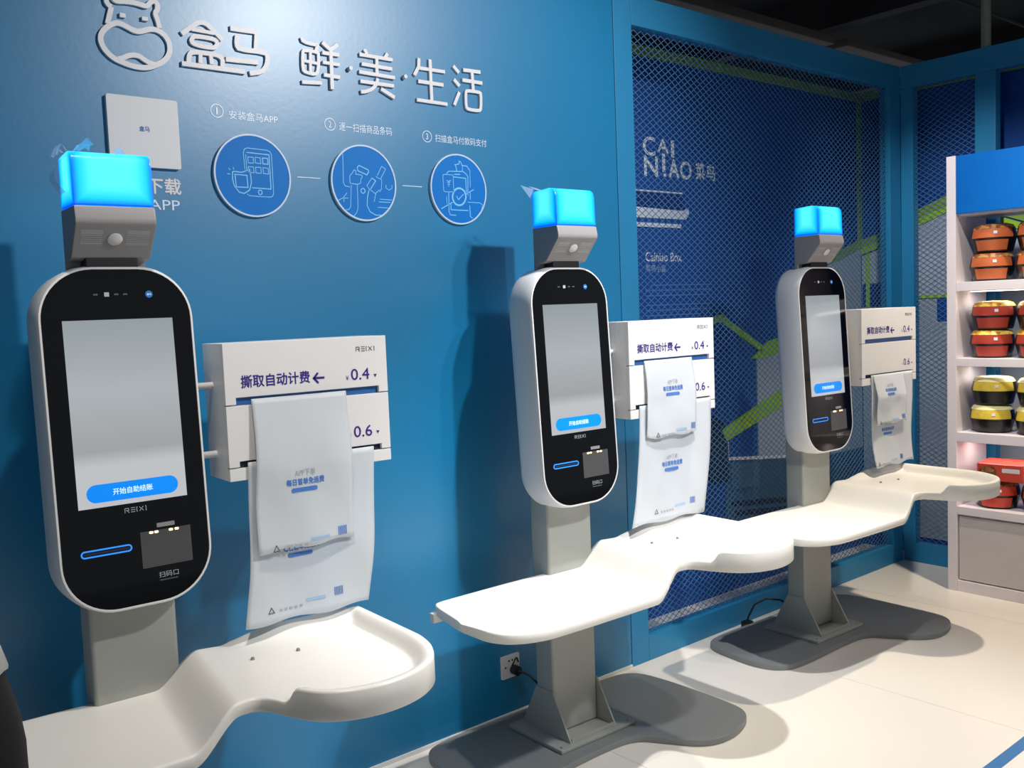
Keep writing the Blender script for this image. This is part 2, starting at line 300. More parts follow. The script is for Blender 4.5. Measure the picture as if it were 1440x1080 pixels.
STROKES={
 'emblem':[(1,0.0140,[(0.889,2.312),(0.869,2.301),(0.854,2.286),(0.846,2.269),(0.848,2.251),(0.857,2.235),(0.874,2.219),(0.898,2.210),(0.923,2.204),(0.949,2.202),(0.972,2.206),(0.995,2.217),(1.015,2.231),(1.028,2.248),(1.032,2.267),(1.029,2.286),(1.018,2.301),(1.002,2.310),(0.983,2.311),(0.967,2.305),(0.950,2.298),(0.934,2.299),(0.916,2.307),(0.902,2.312)]),(0,0.0130,[(0.888,2.217),(0.903,2.222),(0.916,2.230),(0.931,2.234),(0.946,2.233),(0.958,2.225),(0.973,2.218),(0.988,2.216)]),(0,0.0130,[(0.867,2.306),(0.873,2.327),(0.880,2.352)]),(0,0.0130,[(0.880,2.352),(0.870,2.358),(0.867,2.369),(0.872,2.380),(0.883,2.379),(0.893,2.368),(0.920,2.373),(0.950,2.373),(0.975,2.368),(0.984,2.381),(0.996,2.389),(1.004,2.382),(1.004,2.366),(0.995,2.355),(1.002,2.337),(1.006,2.316)]),(0,0.0150,[(0.908,2.340),(0.908,2.329)]),(0,0.0160,[(0.967,2.340),(0.967,2.330)]),],
 'he':[(0,0.0130,[(1.067,2.311),(1.101,2.338),(1.120,2.351),(1.138,2.352),(1.157,2.338),(1.173,2.325),(1.186,2.312)]),(0,0.0100,[(1.096,2.328),(1.163,2.327)]),(1,0.0120,[(1.107,2.311),(1.159,2.311),(1.171,2.303),(1.166,2.289),(1.150,2.284),(1.105,2.286),(1.093,2.293),(1.097,2.305)]),(0,0.0130,[(1.082,2.235),(1.084,2.254),(1.094,2.266),(1.149,2.268),(1.173,2.266),(1.183,2.257),(1.181,2.236)]),(0,0.0110,[(1.118,2.266),(1.116,2.237)]),(0,0.0110,[(1.148,2.267),(1.149,2.238)]),(0,0.0130,[(1.062,2.229),(1.249,2.230)]),],
 'ma':[(0,0.0140,[(1.212,2.349),(1.294,2.351),(1.288,2.299)]),(0,0.0140,[(1.232,2.331),(1.228,2.304),(1.236,2.293),(1.316,2.296),(1.325,2.286),(1.320,2.257),(1.303,2.237),(1.264,2.228)]),(0,0.0140,[(1.193,2.259),(1.292,2.263)]),],
 'xian':[(0,0.0100,[(1.440,2.358),(1.444,2.346),(1.482,2.342),(1.496,2.345),(1.485,2.322)]),(1,0.0100,[(1.446,2.321),(1.490,2.322),(1.496,2.315),(1.491,2.265),(1.481,2.252),(1.447,2.255),(1.438,2.262),(1.441,2.314)]),(0,0.0090,[(1.467,2.320),(1.464,2.257)]),(0,0.0090,[(1.444,2.289),(1.488,2.287)]),(0,0.0110,[(1.433,2.224),(1.501,2.229)]),(0,0.0120,[(1.510,2.354),(1.537,2.335),(1.564,2.355)]),(0,0.0110,[(1.508,2.322),(1.567,2.323)]),(0,0.0100,[(1.508,2.293),(1.567,2.293)]),(0,0.0110,[(1.509,2.255),(1.566,2.254)]),(0,0.0120,[(1.538,2.330),(1.536,2.214)]),],
 'mei':[(0,0.0110,[(1.661,2.355),(1.671,2.341)]),(0,0.0110,[(1.748,2.354),(1.736,2.335)]),(0,0.0110,[(1.642,2.336),(1.767,2.336)]),(0,0.0110,[(1.706,2.336),(1.704,2.283)]),(0,0.0110,[(1.648,2.307),(1.763,2.306)]),(0,0.0110,[(1.637,2.281),(1.772,2.279)]),(0,0.0110,[(1.640,2.252),(1.767,2.252)]),(0,0.0110,[(1.705,2.269),(1.701,2.251),(1.684,2.233),(1.661,2.222),(1.640,2.218)]),(0,0.0120,[(1.716,2.237),(1.767,2.215)]),],
 'sheng':[(0,0.0120,[(1.872,2.356),(1.870,2.328),(1.851,2.298)]),(0,0.0110,[(1.873,2.324),(1.978,2.325)]),(0,0.0120,[(1.865,2.280),(1.969,2.280)]),(0,0.0120,[(1.917,2.358),(1.917,2.218)]),(0,0.0110,[(1.856,2.218),(1.982,2.217)]),],
 'huo':[(0,0.0120,[(2.015,2.350),(2.038,2.330)]),(0,0.0120,[(2.015,2.305),(2.038,2.285)]),(0,0.0120,[(2.036,2.264),(2.012,2.218)]),(0,0.0120,[(2.057,2.342),(2.133,2.344)]),(0,0.0120,[(2.051,2.307),(2.139,2.307)]),(0,0.0120,[(2.095,2.343),(2.097,2.275)]),(1,0.0110,[(2.069,2.273),(2.123,2.274),(2.131,2.269),(2.128,2.217),(2.120,2.209),(2.072,2.209),(2.062,2.217),(2.063,2.266)]),],
 'dots':[(0,0.0110,[(1.602,2.286),(1.605,2.287)]),(0,0.0110,[(1.809,2.287),(1.812,2.287)]),],
 'icon1':[(0,0.0020,[(1.230,1.947),(1.228,1.996),(1.232,2.006),(1.240,2.010),(1.303,2.008),(1.313,2.004),(1.317,1.996),(1.317,1.881),(1.312,1.872),(1.302,1.870),(1.240,1.871),(1.232,1.876)]),(0,0.0030,[(1.238,1.997),(1.309,1.995),(1.309,1.894),(1.249,1.895)]),(0,0.0020,[(1.235,1.991),(1.236,1.945)]),(1,0.0020,[(1.241,1.984),(1.258,1.984),(1.258,1.967),(1.242,1.967)]),(1,0.0020,[(1.264,1.985),(1.280,1.984),(1.281,1.967),(1.264,1.968)]),(1,0.0030,[(1.287,1.984),(1.304,1.984),(1.304,1.967),(1.288,1.967)]),(1,0.0020,[(1.241,1.956),(1.257,1.956),(1.258,1.939),(1.242,1.940)]),(1,0.0020,[(1.264,1.956),(1.280,1.956),(1.281,1.939),(1.264,1.939)]),(1,0.0020,[(1.287,1.956),(1.304,1.955),(1.304,1.938),(1.288,1.939)]),(1,0.0030,[(1.280,1.883),(1.279,1.879),(1.275,1.876),(1.272,1.876),(1.269,1.879),(1.268,1.882),(1.269,1.886),(1.272,1.889),(1.276,1.889),(1.279,1.887)]),(1,0.0030,[(1.191,1.937),(1.195,1.939),(1.220,1.938),(1.245,1.948),(1.247,1.930),(1.248,1.910),(1.241,1.888),(1.224,1.877),(1.208,1.880),(1.194,1.898),(1.190,1.917)]),(1,0.0030,[(1.198,1.931),(1.235,1.930),(1.236,1.895),(1.200,1.895)]),(0,0.0020,[(1.194,1.952),(1.195,1.944)]),(0,0.0020,[(1.180,1.948),(1.185,1.942)]),(0,0.0020,[(1.174,1.931),(1.184,1.931)]),],
 'icon2':[(0,0.0020,[(1.561,2.018),(1.558,1.928),(1.563,1.918),(1.581,1.915)]),(0,0.0020,[(1.586,1.922),(1.580,1.854),(1.573,1.844),(1.562,1.843)]),(0,0.0020,[(1.608,1.923),(1.607,1.851),(1.601,1.835),(1.590,1.824)]),(0,0.0020,[(1.582,1.927),(1.582,1.949),(1.592,1.960),(1.600,1.970),(1.606,1.967),(1.604,1.957),(1.627,1.955),(1.628,1.948),(1.623,1.944),(1.621,1.929),(1.608,1.925),(1.582,1.927)]),(0,0.0030,[(1.611,1.978),(1.619,1.985),(1.652,1.973),(1.653,1.967),(1.646,1.957),(1.613,1.968),(1.611,1.978)]),(0,0.0020,[(1.700,1.983),(1.703,1.988),(1.718,1.980),(1.696,1.946)]),(0,0.0020,[(1.700,1.983),(1.685,1.957)]),(0,0.0020,[(1.679,1.954),(1.701,1.944),(1.698,1.915),(1.691,1.905)]),(0,0.0020,[(1.664,1.948),(1.644,1.923),(1.650,1.914),(1.674,1.899),(1.691,1.912)]),(0,0.0030,[(1.664,1.948),(1.678,1.940),(1.657,1.913)]),(0,0.0030,[(1.651,1.910),(1.644,1.887),(1.641,1.859),(1.651,1.840),(1.672,1.830),(1.693,1.830)]),(0,0.0020,[(1.676,1.899),(1.668,1.873)]),(0,0.0020,[(1.717,1.929),(1.716,1.919),(1.728,1.913),(1.739,1.919),(1.740,1.930)]),(0,0.0020,[(1.691,1.882),(1.738,1.881)]),(0,0.0020,[(1.686,1.873),(1.730,1.873)]),(0,0.0020,[(1.681,1.855),(1.723,1.855)]),(0,0.0020,[(1.536,1.871),(1.552,1.879),(1.573,1.880)]),(0,0.0020,[(1.557,1.868),(1.556,1.882),(1.569,1.896)]),(1,0.0030,[(1.636,1.906),(1.635,1.901),(1.630,1.898),(1.626,1.898),(1.622,1.901),(1.621,1.905),(1.622,1.910),(1.627,1.913),(1.631,1.913),(1.635,1.910)]),],
 'icon3':[(0,0.0030,[(1.964,1.981),(1.974,1.990),(2.036,1.993),(2.050,1.984),(2.056,1.975),(2.053,1.912)]),(0,0.0020,[(2.066,2.000),(2.065,1.940)]),(0,0.0030,[(1.993,1.972),(2.046,1.970),(2.047,1.921)]),(0,0.0030,[(1.998,1.981),(2.023,1.982)]),(0,0.0030,[(1.964,1.959),(1.972,1.953),(1.980,1.960)]),(0,0.0020,[(1.972,1.953),(1.971,1.936)]),(0,0.0020,[(1.965,1.951),(1.978,1.952)]),(0,0.0030,[(1.966,1.945),(1.977,1.946)]),(0,0.0030,[(2.003,1.907),(2.011,1.895),(2.034,1.915)]),(0,0.0030,[(1.936,1.861),(1.985,1.885)]),(0,0.0030,[(2.045,1.916),(2.080,1.933)]),(0,0.0030,[(1.970,1.918),(1.968,1.853),(1.973,1.841),(1.998,1.841)]),(0,0.0030,[(1.977,1.878),(1.977,1.859),(2.052,1.859)]),(0,0.0020,[(1.960,1.905),(1.961,1.878)]),(0,0.0030,[(2.063,1.922),(2.063,1.897)]),(0,0.0020,[(2.050,1.888),(2.106,1.888),(2.116,1.882),(2.112,1.866)]),(0,0.0030,[(2.059,1.877),(2.060,1.839),(2.069,1.833)]),(0,0.0030,[(2.008,1.993),(2.006,2.009),(2.002,2.014),(2.019,2.017),(2.021,2.028),(2.027,2.025),(2.033,2.013),(2.053,2.013),(2.064,2.000)]),(0,0.0020,[(2.034,2.011),(2.033,1.993)]),(1,0.0020,[(1.948,1.974),(1.953,1.978),(1.992,1.978),(1.992,1.921),(1.956,1.919),(1.949,1.923)]),(1,0.0060,[(2.044,1.906),(2.041,1.896),(2.036,1.887),(2.028,1.880),(2.018,1.876),(2.008,1.876),(1.998,1.879),(1.991,1.885),(1.987,1.894),(1.985,1.903),(1.988,1.914),(1.993,1.923),(2.001,1.930),(2.011,1.934),(2.021,1.934),(2.030,1.931),(2.038,1.925),(2.042,1.916)]),],
}
# ================================================================ the room
fl = thing('floor', (0, 0, 0), None, None); tag(fl, kind='structure')
MB().box(-4, 10, -6.5, 3, -0.06, -0.012).build('subfloor', 'white_trim', fl)
SEAMS = [-4.0] + [2.216 + 1.105 * k for k in range(-5, 6)] + [10.0]
for i in range(len(SEAMS) - 1):
    for (y0, y1) in ((-6.5, -4.05), (-4.05, -1.6), (-1.6, 0.85), (0.85, 3.0)):
        MB().box(SEAMS[i] + 0.0008, SEAMS[i + 1] - 0.0008, y0 + 0.0008, y1 - 0.0008, -0.012, 0.0).build('floor_panel', 'floor_white', fl)
MB().box(-4, 10, -1.407, -1.367, -0.0005, 0.0012).build('floor_stripe', 'stripe_blue', fl)
wall = thing('wall_back', (0, 0, 0), None, None); tag(wall, kind='structure')
for a, b_ in ((-3.2, -0.62), (-0.62, 2.822)):
    MB().box(a + 0.0006, b_ - 0.0006, 0.0, 0.06, 0.0, 2.76).build('wall_panel', 'wall_blue', wall)
bb = MB().box(-3.2, 2.822, -0.006, 0.0, 0.0, 0.014).build('baseboard_back', 'white_trim'); tag(bb, kind='structure')
ce = thing('ceiling', (0, 0, 0), None, None); tag(ce, kind='structure')
MB().box(-4, 13, -6.5, 6, 3.6, 3.7).build('ceiling_slab', 'ceiling_dark', ce)
MB().box(3.0, 6.02, 0.94, 1.10, 3.24, 3.30).build('cable_tray', 'duct_brown', ce, bevel=0.006)
MB().box(6.2, 7.45, 0.95, 1.22, 3.26, 3.31).build('duct_section', 'duct_brown', ce, bevel=0.006)
MB().box(4.3, 4.62, 0.70, 0.98, 3.36, 3.42).build('duct_section', 'duct_brown', ce, bevel=0.006)
for x in (4.1, 6.08, 8.1): MB().box(x - 0.06, x + 0.06, -6, 5.5, 3.36, 3.6).build('ceiling_beam', 'beam_dark', ce)
for y in (-0.7, 2.2): MB().box(3.0, 12, y - 0.05, y + 0.05, 3.30, 3.5).build('ceiling_beam', 'beam_dark', ce)
for y in (0.15, -0.25): MB().tube([(3, y, 3.34), (12, y, 3.34)], 0.012, 6).build('conduit', 'beam_dark', ce)
BW, RW = 0.35, 5.29                      # planes of the two showcase backdrops behind the mesh
bwall = MB().box(2.93, RW + 0.05, BW, BW + 0.05, 0, 2.70).build('wall_showcase_back', 'navy'); tag(bwall, kind='structure')
rwall = MB().box(RW, RW + 0.05, -1.7, BW, 0, 2.70).build('wall_showcase_right', 'navy'); tag(rwall, kind='structure')
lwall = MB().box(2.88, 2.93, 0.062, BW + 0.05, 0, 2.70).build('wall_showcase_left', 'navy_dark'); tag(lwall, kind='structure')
t1 = thing('trim_1', (0, 0, 0), None, None); tag(t1, kind='structure')
MB().box(2.93, RW, BW - 0.012, BW, 2.655, 2.70).build('top_trim', 'green_dim', t1)
MB().box(RW - 0.012, RW, -1.7, BW - 0.012, 2.655, 2.70).build('top_trim', 'green_dim', t1)
MB().box(RW - 0.035, RW, BW - 0.012, BW, 1.80, 2.655).build('corner_trim', 'green_dim', t1)
# ---------------------------------------------------------------- mesh fences
def wires(mb, a0, a1, z0, z1, fn, du=0.042, dv=0.028, w=0.0024, d=0.002):
    k = dv / du; L = math.hypot(1, k)
    for sgn in (1, -1):
        c = z0 - k * (a1 - a0) - dv
        while c < z1 + k * (a1 - a0) + dv:
            # v = c + sgn*k*(u-a0)
            us = []
            for v in (z0, z1):
                u = a0 + (v - c) / (sgn * k)
                us.append(u)
            lo, hi = max(a0, min(us)), min(a1, max(us))
            if hi - lo > 0.004:
                p, q = (lo, c + sgn * k * (lo - a0)), (hi, c + sgn * k * (hi - a0))
                nu, nv = -sgn * k / L * w / 2, 1 / L * w / 2
                P = [(p[0] + nu, p[1] + nv), (p[0] - nu, p[1] - nv), (q[0] - nu, q[1] - nv), (q[0] + nu, q[1] + nv)]
                mb.rings([[fn(x, y, 0) for x, y in P], [fn(x, y, d) for x, y in P]])
            c += dv
fe = thing('mesh_fence', (2.87, 0, 0), 'long blue framed diamond mesh fence continuing the blue wall behind the farthest kiosk', 'fence')
def fpart(mb, name, m, par, org, **k):
    mb.v = [(v[0] - org[0], v[1] - org[1], v[2] - org[2]) for v in mb.v]
    return mb.build(name, m, par, **k)
O1 = (2.87, 0, 0)
fpart(MB().box(2.824, 2.93, -0.002, 0.06, 0, 2.76), 'post', 'frame_blue', fe, O1, bevel=0.003)
fpart(MB().box(4.985, 5.10, -0.002, 0.06, 0, 2.637), 'post', 'frame_blue', fe, O1, bevel=0.003)
fpart(MB().box(2.93, 5.10, -0.002, 0.06, 2.637, 2.76), 'top_rail', 'frame_blue', fe, O1, bevel=0.003)
fpart(MB().box(2.93, 4.985, -0.002, 0.06, 0, 0.108), 'bottom_rail', 'frame_blue', fe, O1, bevel=0.003)
mb = MB(); wires(mb, 2.93, 4.985, 0.108, 2.637, lambda u, v, w: (u, 0.024 + w, v)); fpart(mb, 'wire_mesh', 'mesh_blue', fe, O1)['kind'] = 'stuff'
f2 = thing('mesh_fence', (5.13, -0.02, 0), 'short blue framed diamond mesh fence at right angles, behind the white shelf', 'fence')
O2 = (5.13, -0.02, 0)
fpart(MB().box(5.1002, 5.16, -0.072, -0.0022, 0, 2.637), 'post', 'frame_blue', f2, O2, bevel=0.003)
fpart(MB().box(5.1002, 5.16, -0.51, -0.405, 0, 2.637), 'post', 'frame_blue', f2, O2, bevel=0.003)
fpart(MB().box(5.1002, 5.16, -1.7, -0.0022, 2.637, 2.76), 'top_rail', 'frame_blue', f2, O2, bevel=0.003)
fpart(MB().box(5.1002, 5.16, -0.405, -0.072, 0, 0.108), 'bottom_rail', 'frame_blue', f2, O2, bevel=0.003)
fpart(MB().box(5.1002, 5.16, -1.6, -0.51, 0, 0.108), 'bottom_rail', 'frame_blue', f2, O2, bevel=0.003)
fpart(MB().box(5.1002, 5.16, -1.7, -1.6, 0, 2.637), 'post', 'frame_blue', f2, O2, bevel=0.003)
mb = MB(); wires(mb, 0.072, 0.405, 0.108, 2.637, lambda u, v, w: (5.125 + w, -u, v)); fpart(mb, 'wire_mesh', 'mesh_blue', f2, O2)['kind'] = 'stuff'
fpart(MB().tube([(5.13, -0.45, 2.75), (5.13, -0.45, 3.6)], 0.024, 10), 'hanger_rod', 'steel', f2, O2, smooth=True)
# ---------------------------------------------------------------- mural on the showcase backdrops
BK = FRONT(BW)
RK = lambda u, v, w: (RW - w, u, v)
mu = thing('house_mural', (4.2, BW, 0.1), 'flat mural of green roofed grey houses on the navy backdrop behind the mesh', 'mural')
def mpoly(name, pts, fn, m, w1=0.004, w0=0.0005): return fpart(MB().prism(pts, fn, w0, w1), name, m, mu, (4.2, BW, 0.1))
def mline(name, pts, wd, fn, m, w1=0.007, w0=0.0005):
    mb = MB(); ribbon(mb, pts, wd, fn, w0, w1); return fpart(mb, name, m, mu, (4.2, BW, 0.1))
mpoly('ground', [(3.90, 0.1), (5.28, 0.1), (5.28, 0.62), (4.52, 0.63), (3.95, 0.70)], BK, 'ground_teal')
mpoly('house_wall', [(4.22, 0.66), (4.92, 0.62), (4.92, 1.30), (4.33, 1.26), (4.22, 1.199)], BK, 'house_grey', 0.006)
mpoly('house_wall', [(4.93, 0.60), (5.28, 0.60), (5.28, 1.80), (5.05, 1.76), (4.93, 1.70)], BK, 'house_grey', 0.006)
mpoly('house_wall', [(0.34, 0.1), (0.34, 1.75), (0.17, 1.80), (0.02, 1.88), (-0.2, 1.99), (-0.6, 1.80), (-0.6, 0.1)], RK, 'house_grey', 0.006)
mpoly('roof', [(4.17, 1.205), (4.331, 1.29), (4.92, 1.37), (4.92, 1.28), (4.25, 1.20)], BK, 'green', 0.010)
mpoly('roof', [(3.904, 0.854), (4.456, 1.030), (4.90, 1.17), (4.90, 1.07), (4.453, 0.931), (3.943, 0.794)], BK, 'green', 0.012)
mpoly('roof', [(4.90, 1.70), (5.05, 1.78), (5.28, 1.85), (5.28, 1.80), (5.05, 1.73)], BK, 'green_dim', 0.010)
mpoly('roof', [(0.345, 1.845), (0.17, 1.89), (0.02, 1.98), (-0.20, 2.06), (-0.6, 1.90), (-0.6, 1.86), (-0.20, 2.01), (0.02, 1.92), (0.17, 1.84), (0.345, 1.79)], RK, 'green_dim', 0.008)
mline('roof_edge', [(0.345, 1.775), (0.17, 1.825), (0.02, 1.905), (-0.20, 1.985), (-0.6, 1.83)], 0.035, RK, 'green', 0.012)
mline('roof_line', [(3.849, 1.413), (3.919, 1.428), (4.266, 1.253)], 0.034, BK, 'green', 0.010)
mline('ground_edge', [(3.952, 0.79), (3.952, 0.70), (4.90, 0.60)], 0.016, BK, 'mural_white', 0.008)
mpoly('crate', [(3.975, 0.535), (4.215, 0.52), (4.215, 0.645), (3.975, 0.675)], BK, 'box_teal', 0.010)
for k in range(4): mline('slat', [(3.98 + 0.03 * k, 0.46 - 0.055 * k), (4.62 + 0.03 * k, 0.39 - 0.055 * k)], 0.026, BK, 'mural_dark', 0.008)
mpoly('dark_arch', [(3.80, 0.60), (3.96, 0.58), (3.955, 0.80), (3.92, 0.90), (3.84, 0.93), (3.79, 0.88)], BK, 'mural_dark', 0.008)
mpoly('sign_panel', rrect(0.155, 0.335, 1.447, 1.585, 0.008, 3), RK, 'navy_dark', 0.010)
mpoly('sign_panel', rrect(-0.30, -0.115, 1.355, 1.49, 0.008, 3), RK, 'navy', 0.010)
mline('green_post', [(0.30, 1.10), (0.30, 1.76)], 0.024, RK, 'green', 0.014)
mline('green_post', [(0.20, 1.10), (0.20, 1.485)], 0.024, RK, 'green', 0.014)
mline('green_bar', [(0.02, 1.495), (-0.30, 1.495)], 0.018, RK, 'green', 0.013)
ac = thing('air_conditioner_print', (3.48, BW, 1.88), 'printed white wall air conditioner below the large white lettering on the navy backdrop', 'print')
OA = (3.48, BW, 1.88)
fpart(MB().prism([(3.2, 1.94), (3.64, 1.93), (3.66, 1.96), (3.64, 2.04), (3.2, 2.04)], BK, 0.0005, 0.006), 'casing', 'navy_dark', ac, OA)
fpart(MB().prism([(3.2, 1.915), (3.66, 1.915), (3.685, 1.94), (3.68, 1.97), (3.64, 1.955), (3.2, 1.965)], BK, 0.001, 0.010), 'front_bar', 'mural_white', ac, OA)
fpart(MB().prism([(3.2, 1.872), (3.62, 1.872), (3.625, 1.89), (3.2, 1.893)], BK, 0.001, 0.010), 'louvre', 'mural_white', ac, OA)
fpart(MB().prism([(3.2, 2.036), (3.64, 2.036), (3.64, 2.043), (3.2, 2.043)], BK, 0.001, 0.009), 'top_edge', 'mural_white', ac, OA)
wl = thing('wall_lettering', (3.6, BW, 2.1), 'white CAINIAO lettering with two characters on the navy backdrop behind the mesh', 'lettering')
def mpx(cx, cy):
    px, py = 890 + cx / 7.2, 180 + cy / 7.2
    return (3.375 + (px - 904) * 0.00512, 2.289 - (py - 192) * 0.0030 + (px - 904) * 0.00028)
def mword(name, body, c, m='mural_white', off=0.0, par=wl, org=(3.6, BW, 2.1)):
    (u0, v0), (u1, v1) = mpx(c[0], c[3]), mpx(c[1], c[2])
    mid = ((u0 + u1) / 2)
    o = text(name, body, (u0 - org[0], u1 - org[0], v0 - org[2], v1 - org[2]), lambda u, v, w: (u, -0.004 - w, v), m, par, off)
    return o
for ch, c in (('C', (95, 212, 92, 288)), ('A', (236, 346, 115, 252)), ('I', (376, 402, 122, 305)), ('N', (103, 232, 312, 516)), ('I', (283, 307, 275, 470)), ('A', (346, 450, 340, 533)), ('O', (465, 582, 360, 550))):
    mword('letter', ch, c, off=0.03)
mword('letter', 'I', (291, 315, 495, 525))
mword('letter', '菜', (628, 727, 372, 556), off=0.02); mword('letter', '鸟', (742, 842, 388, 566), off=0.02)
w2 = thing('wall_lettering', (3.6, BW, 1.6), 'small white Cainiao Box caption and text lines low on the navy backdrop', 'lettering')
text('caption', 'Cainiao Box', (-0.232, 0.028, 0.112, 0.155), lambda u, v, w: (u, -0.003 - w, v), 'mural_white', w2, 0.01)
text('caption', '菜鸟小盒', (-0.234, -0.09, 0.062, 0.096), lambda u, v, w: (u, -0.003 - w, v), 'ink_paleblue', w2, 0.01)
for k, (z, a, b_) in enumerate(((0.000, -0.20, 0.25), (-0.025, -0.24, 0.25), (-0.050, -0.24, 0.20), (-0.095, -0.23, 0.25), (-0.120, -0.24, 0.24), (-0.145, -0.24, 0.16))):
    MB().box(a, b_, -0.003, -0.001, z - 0.003, z + 0.003).build('text_line', 'ink_blue', w2)
# ================================================================ lettering and plaques on the blue wall
WF = FRONT(0.0)
names = {'emblem': ('wall_emblem', 'raised white hippo face outline emblem at the top left of the wall', 'emblem'),
         'he': ('wall_character', 'bold raised white character standing right beside the hippo face emblem', 'letter'),
         'ma': ('wall_character', 'bold raised white character, second after the hippo face emblem', 'letter'),
         'xian': ('wall_character', 'slim raised white character, first of the four slogan characters', 'letter'),
         'mei': ('wall_character', 'slim raised white slogan character standing between the two dots', 'letter'),
         'sheng': ('wall_character', 'slim raised white character, third of the four slogan characters', 'letter'),
         'huo': ('wall_character', 'slim raised white character, last of the slogan, above the right plaque', 'letter')}
for k, (nm, lb, ct) in names.items():
    mb = MB()
    for si, (cl, wd, pts) in enumerate(STROKES[k]):
        if k == 'emblem' or len(pts) > 4: pts = chaikin(pts, cl, 2 if k == 'emblem' else 1)
        ribbon(mb, pts, wd, WF, 0.0, 0.008 + 0.00025 * si, bool(cl))
    o = mb.build(nm, 'letter_white'); tag(o, lb, ct, 'raised characters on the blue wall' if ct == 'letter' else None)
for (cl, wd, pts), lb in zip(STROKES['dots'], ('small raised white dot after the first slogan character', 'small raised white dot after the second slogan character')):
    c = ((pts[0][0] + pts[1][0]) / 2, (pts[0][1] + pts[1][1]) / 2)
    o = MB().prism(circle(c[0], c[1], wd / 2 + 0.001, 14), WF, 0.0, 0.016).build('wall_dot', 'letter_white'); tag(o, lb, 'dot', 'raised dots of the slogan')
CX = (1.2554, 1.6349, 2.0154); CZ = 1.9305
for i, lb in enumerate(('round blue plaque with a line drawn phone, left of three on the wall', 'round blue plaque with line drawn hands scanning a bottle, middle of three', 'round blue plaque with a line drawn magnifier and tick, right of three')):
    r = thing('step_plaque', (CX[i], 0, CZ), lb, 'plaque', 'round instruction plaques')
    fn = lambda u, v, w: (u, -w, v)
    MB().prism(circle(0, 0, 0.1185, 64), fn, 0.0, 0.009).build('disc', 'plaque_blue', r)
    mb = MB(); ribbon(mb, circle(0, 0, 0.1185, 64), 0.005, fn, 0.0, 0.0105, True); mb.build('rim', 'plaque_rim', r)
    mb = MB()
    for cl, wd, pts in STROKES['icon%d' % (i + 1)]:
        ribbon(mb, [(p[0] - CX[i], p[1] - CZ) for p in pts], max(0.0022, wd), fn, 0.0088, 0.0098, bool(cl))
    mb.build('icon_lines', 'icon_line', r)
caps = (((1.159, 2.110), '1', '安装盒马APP', (1.195, 1.348, 2.091, 2.116)), ((1.526, 2.107), '2', '逐一扫描商品条码', (1.558, 1.755, 2.091, 2.118)), ((1.896, 2.102), '3', '扫描盒马付款码支付', (1.929, 2.153, 2.087, 2.113)))
PR = lambda u, v, w: (u, -0.001 - w, v)
for (c, n, s, bx) in caps:
    mb = MB(); ribbon(mb, circle(c[0], c[1], 0.0185, 32), 0.0022, WF, 0.0002, 0.0012, True); mb.build('printed_ring', 'ink_white', wall)
    text('printed_number', n, (c[0] - (0.002 if n == '1' else 0.0045), c[0] + (0.002 if n == '1' else 0.0045), c[1] - 0.010, c[1] + 0.010), PR, 'ink_white', wall)
    text('printed_caption', s, bx, PR, 'ink_white', wall)
for a, b_, z in ((1.403, 1.481, 1.937), (1.787, 1.865, 1.932)): MB().box(a, b_, -0.0012, -0.0002, z - 0.0012, z + 0.0012).build('printed_line', 'ink_white', wall)
text('printed_caption', '扫码下载', (0.845, 1.039, 1.865, 1.908), PR, 'letter_white', wall, 0.025)
text('printed_caption', '盒马APP', (0.845, 1.033, 1.818, 1.855), PR, 'ink_white', wall)
qp = thing('wall_plaque', (0.944, 0, 2.028), 'square white plaque with rounded corners below the hippo emblem', 'plaque')
fn = lambda u, v, w: (u, -w, v)
MB().prism(rrect(-0.096, 0.096, -0.094, 0.094, 0.006, 4), fn, 0.0, 0.012).build('board', 'card_white', qp)
text('printed_name', '盒马', (-0.014, 0.014, 0.002, 0.016), fn, 'ink_blue', qp, 0.02, 0.0126)
# wall socket and cords
so = thing('wall_socket', (2.162, 0, 0.191), 'white square wall socket low on the blue wall beside the middle kiosk', 'socket')
MB().prism(rrect(-0.043, 0.043, -0.043, 0.043, 0.004, 3), fn, 0.0, 0.009).build('face_plate', 'white_plastic', so, bevel=0.0015)
for u, v in ((-0.008, 0.022), (0.008, 0.022), (-0.026, 0.0)): MB().prism(circle(u, v, 0.004, 10), fn, 0.0085, 0.0096).build('pin_hole', 'black_plastic', so)
cd = thing('power_cord', (2.17, -0.02, 0.18), 'black power cord plugged into the wall socket by the middle kiosk', 'cord')
OC = (2.17, -0.02, 0.18)
fpart(MB().prism(circle(2.172, 0.178, 0.018, 16), FRONT(0.0), 0.0095, 0.042), 'plug', 'cord_black', cd, OC, bevel=0.003)
fpart(MB().tube([(2.172, -0.040, 0.178), (2.18, -0.055, 0.176), (2.195, -0.075, 0.165), (2.205, -0.11, 0.14), (2.205, -0.15, 0.115), (2.203, -0.183, 0.095)], 0.0042, 6), 'cable', 'cord_black', cd, OC, smooth=True)
fpart(MB().tube([(2.166, -0.011, 0.192), (2.168, -0.018, 0.205), (2.176, -0.02, 0.22), (2.188, -0.014, 0.218), (2.196, -0.012, 0.2)], 0.003, 6), 'strap', 'cord_black', cd, OC, smooth=True)
c3 = thing('power_cord', (3.62, -0.06, 0), 'black power cord looping over the floor behind the farthest kiosk', 'cord')
O3 = (3.62, -0.06, 0)
fpart(MB().tube([(3.70, -0.21, 0.09), (3.67, -0.15, 0.125), (3.63, -0.10, 0.13), (3.585, -0.068, 0.105), (3.558, -0.052, 0.05), (3.553, -0.048, 0.022)], 0.005, 6), 'cable', 'cord_black', c3, O3, smooth=True)
fpart(MB().box(3.53, 3.576, -0.07, -0.028, 0.0, 0.032), 'plug', 'cord_black', c3, O3, bevel=0.006)
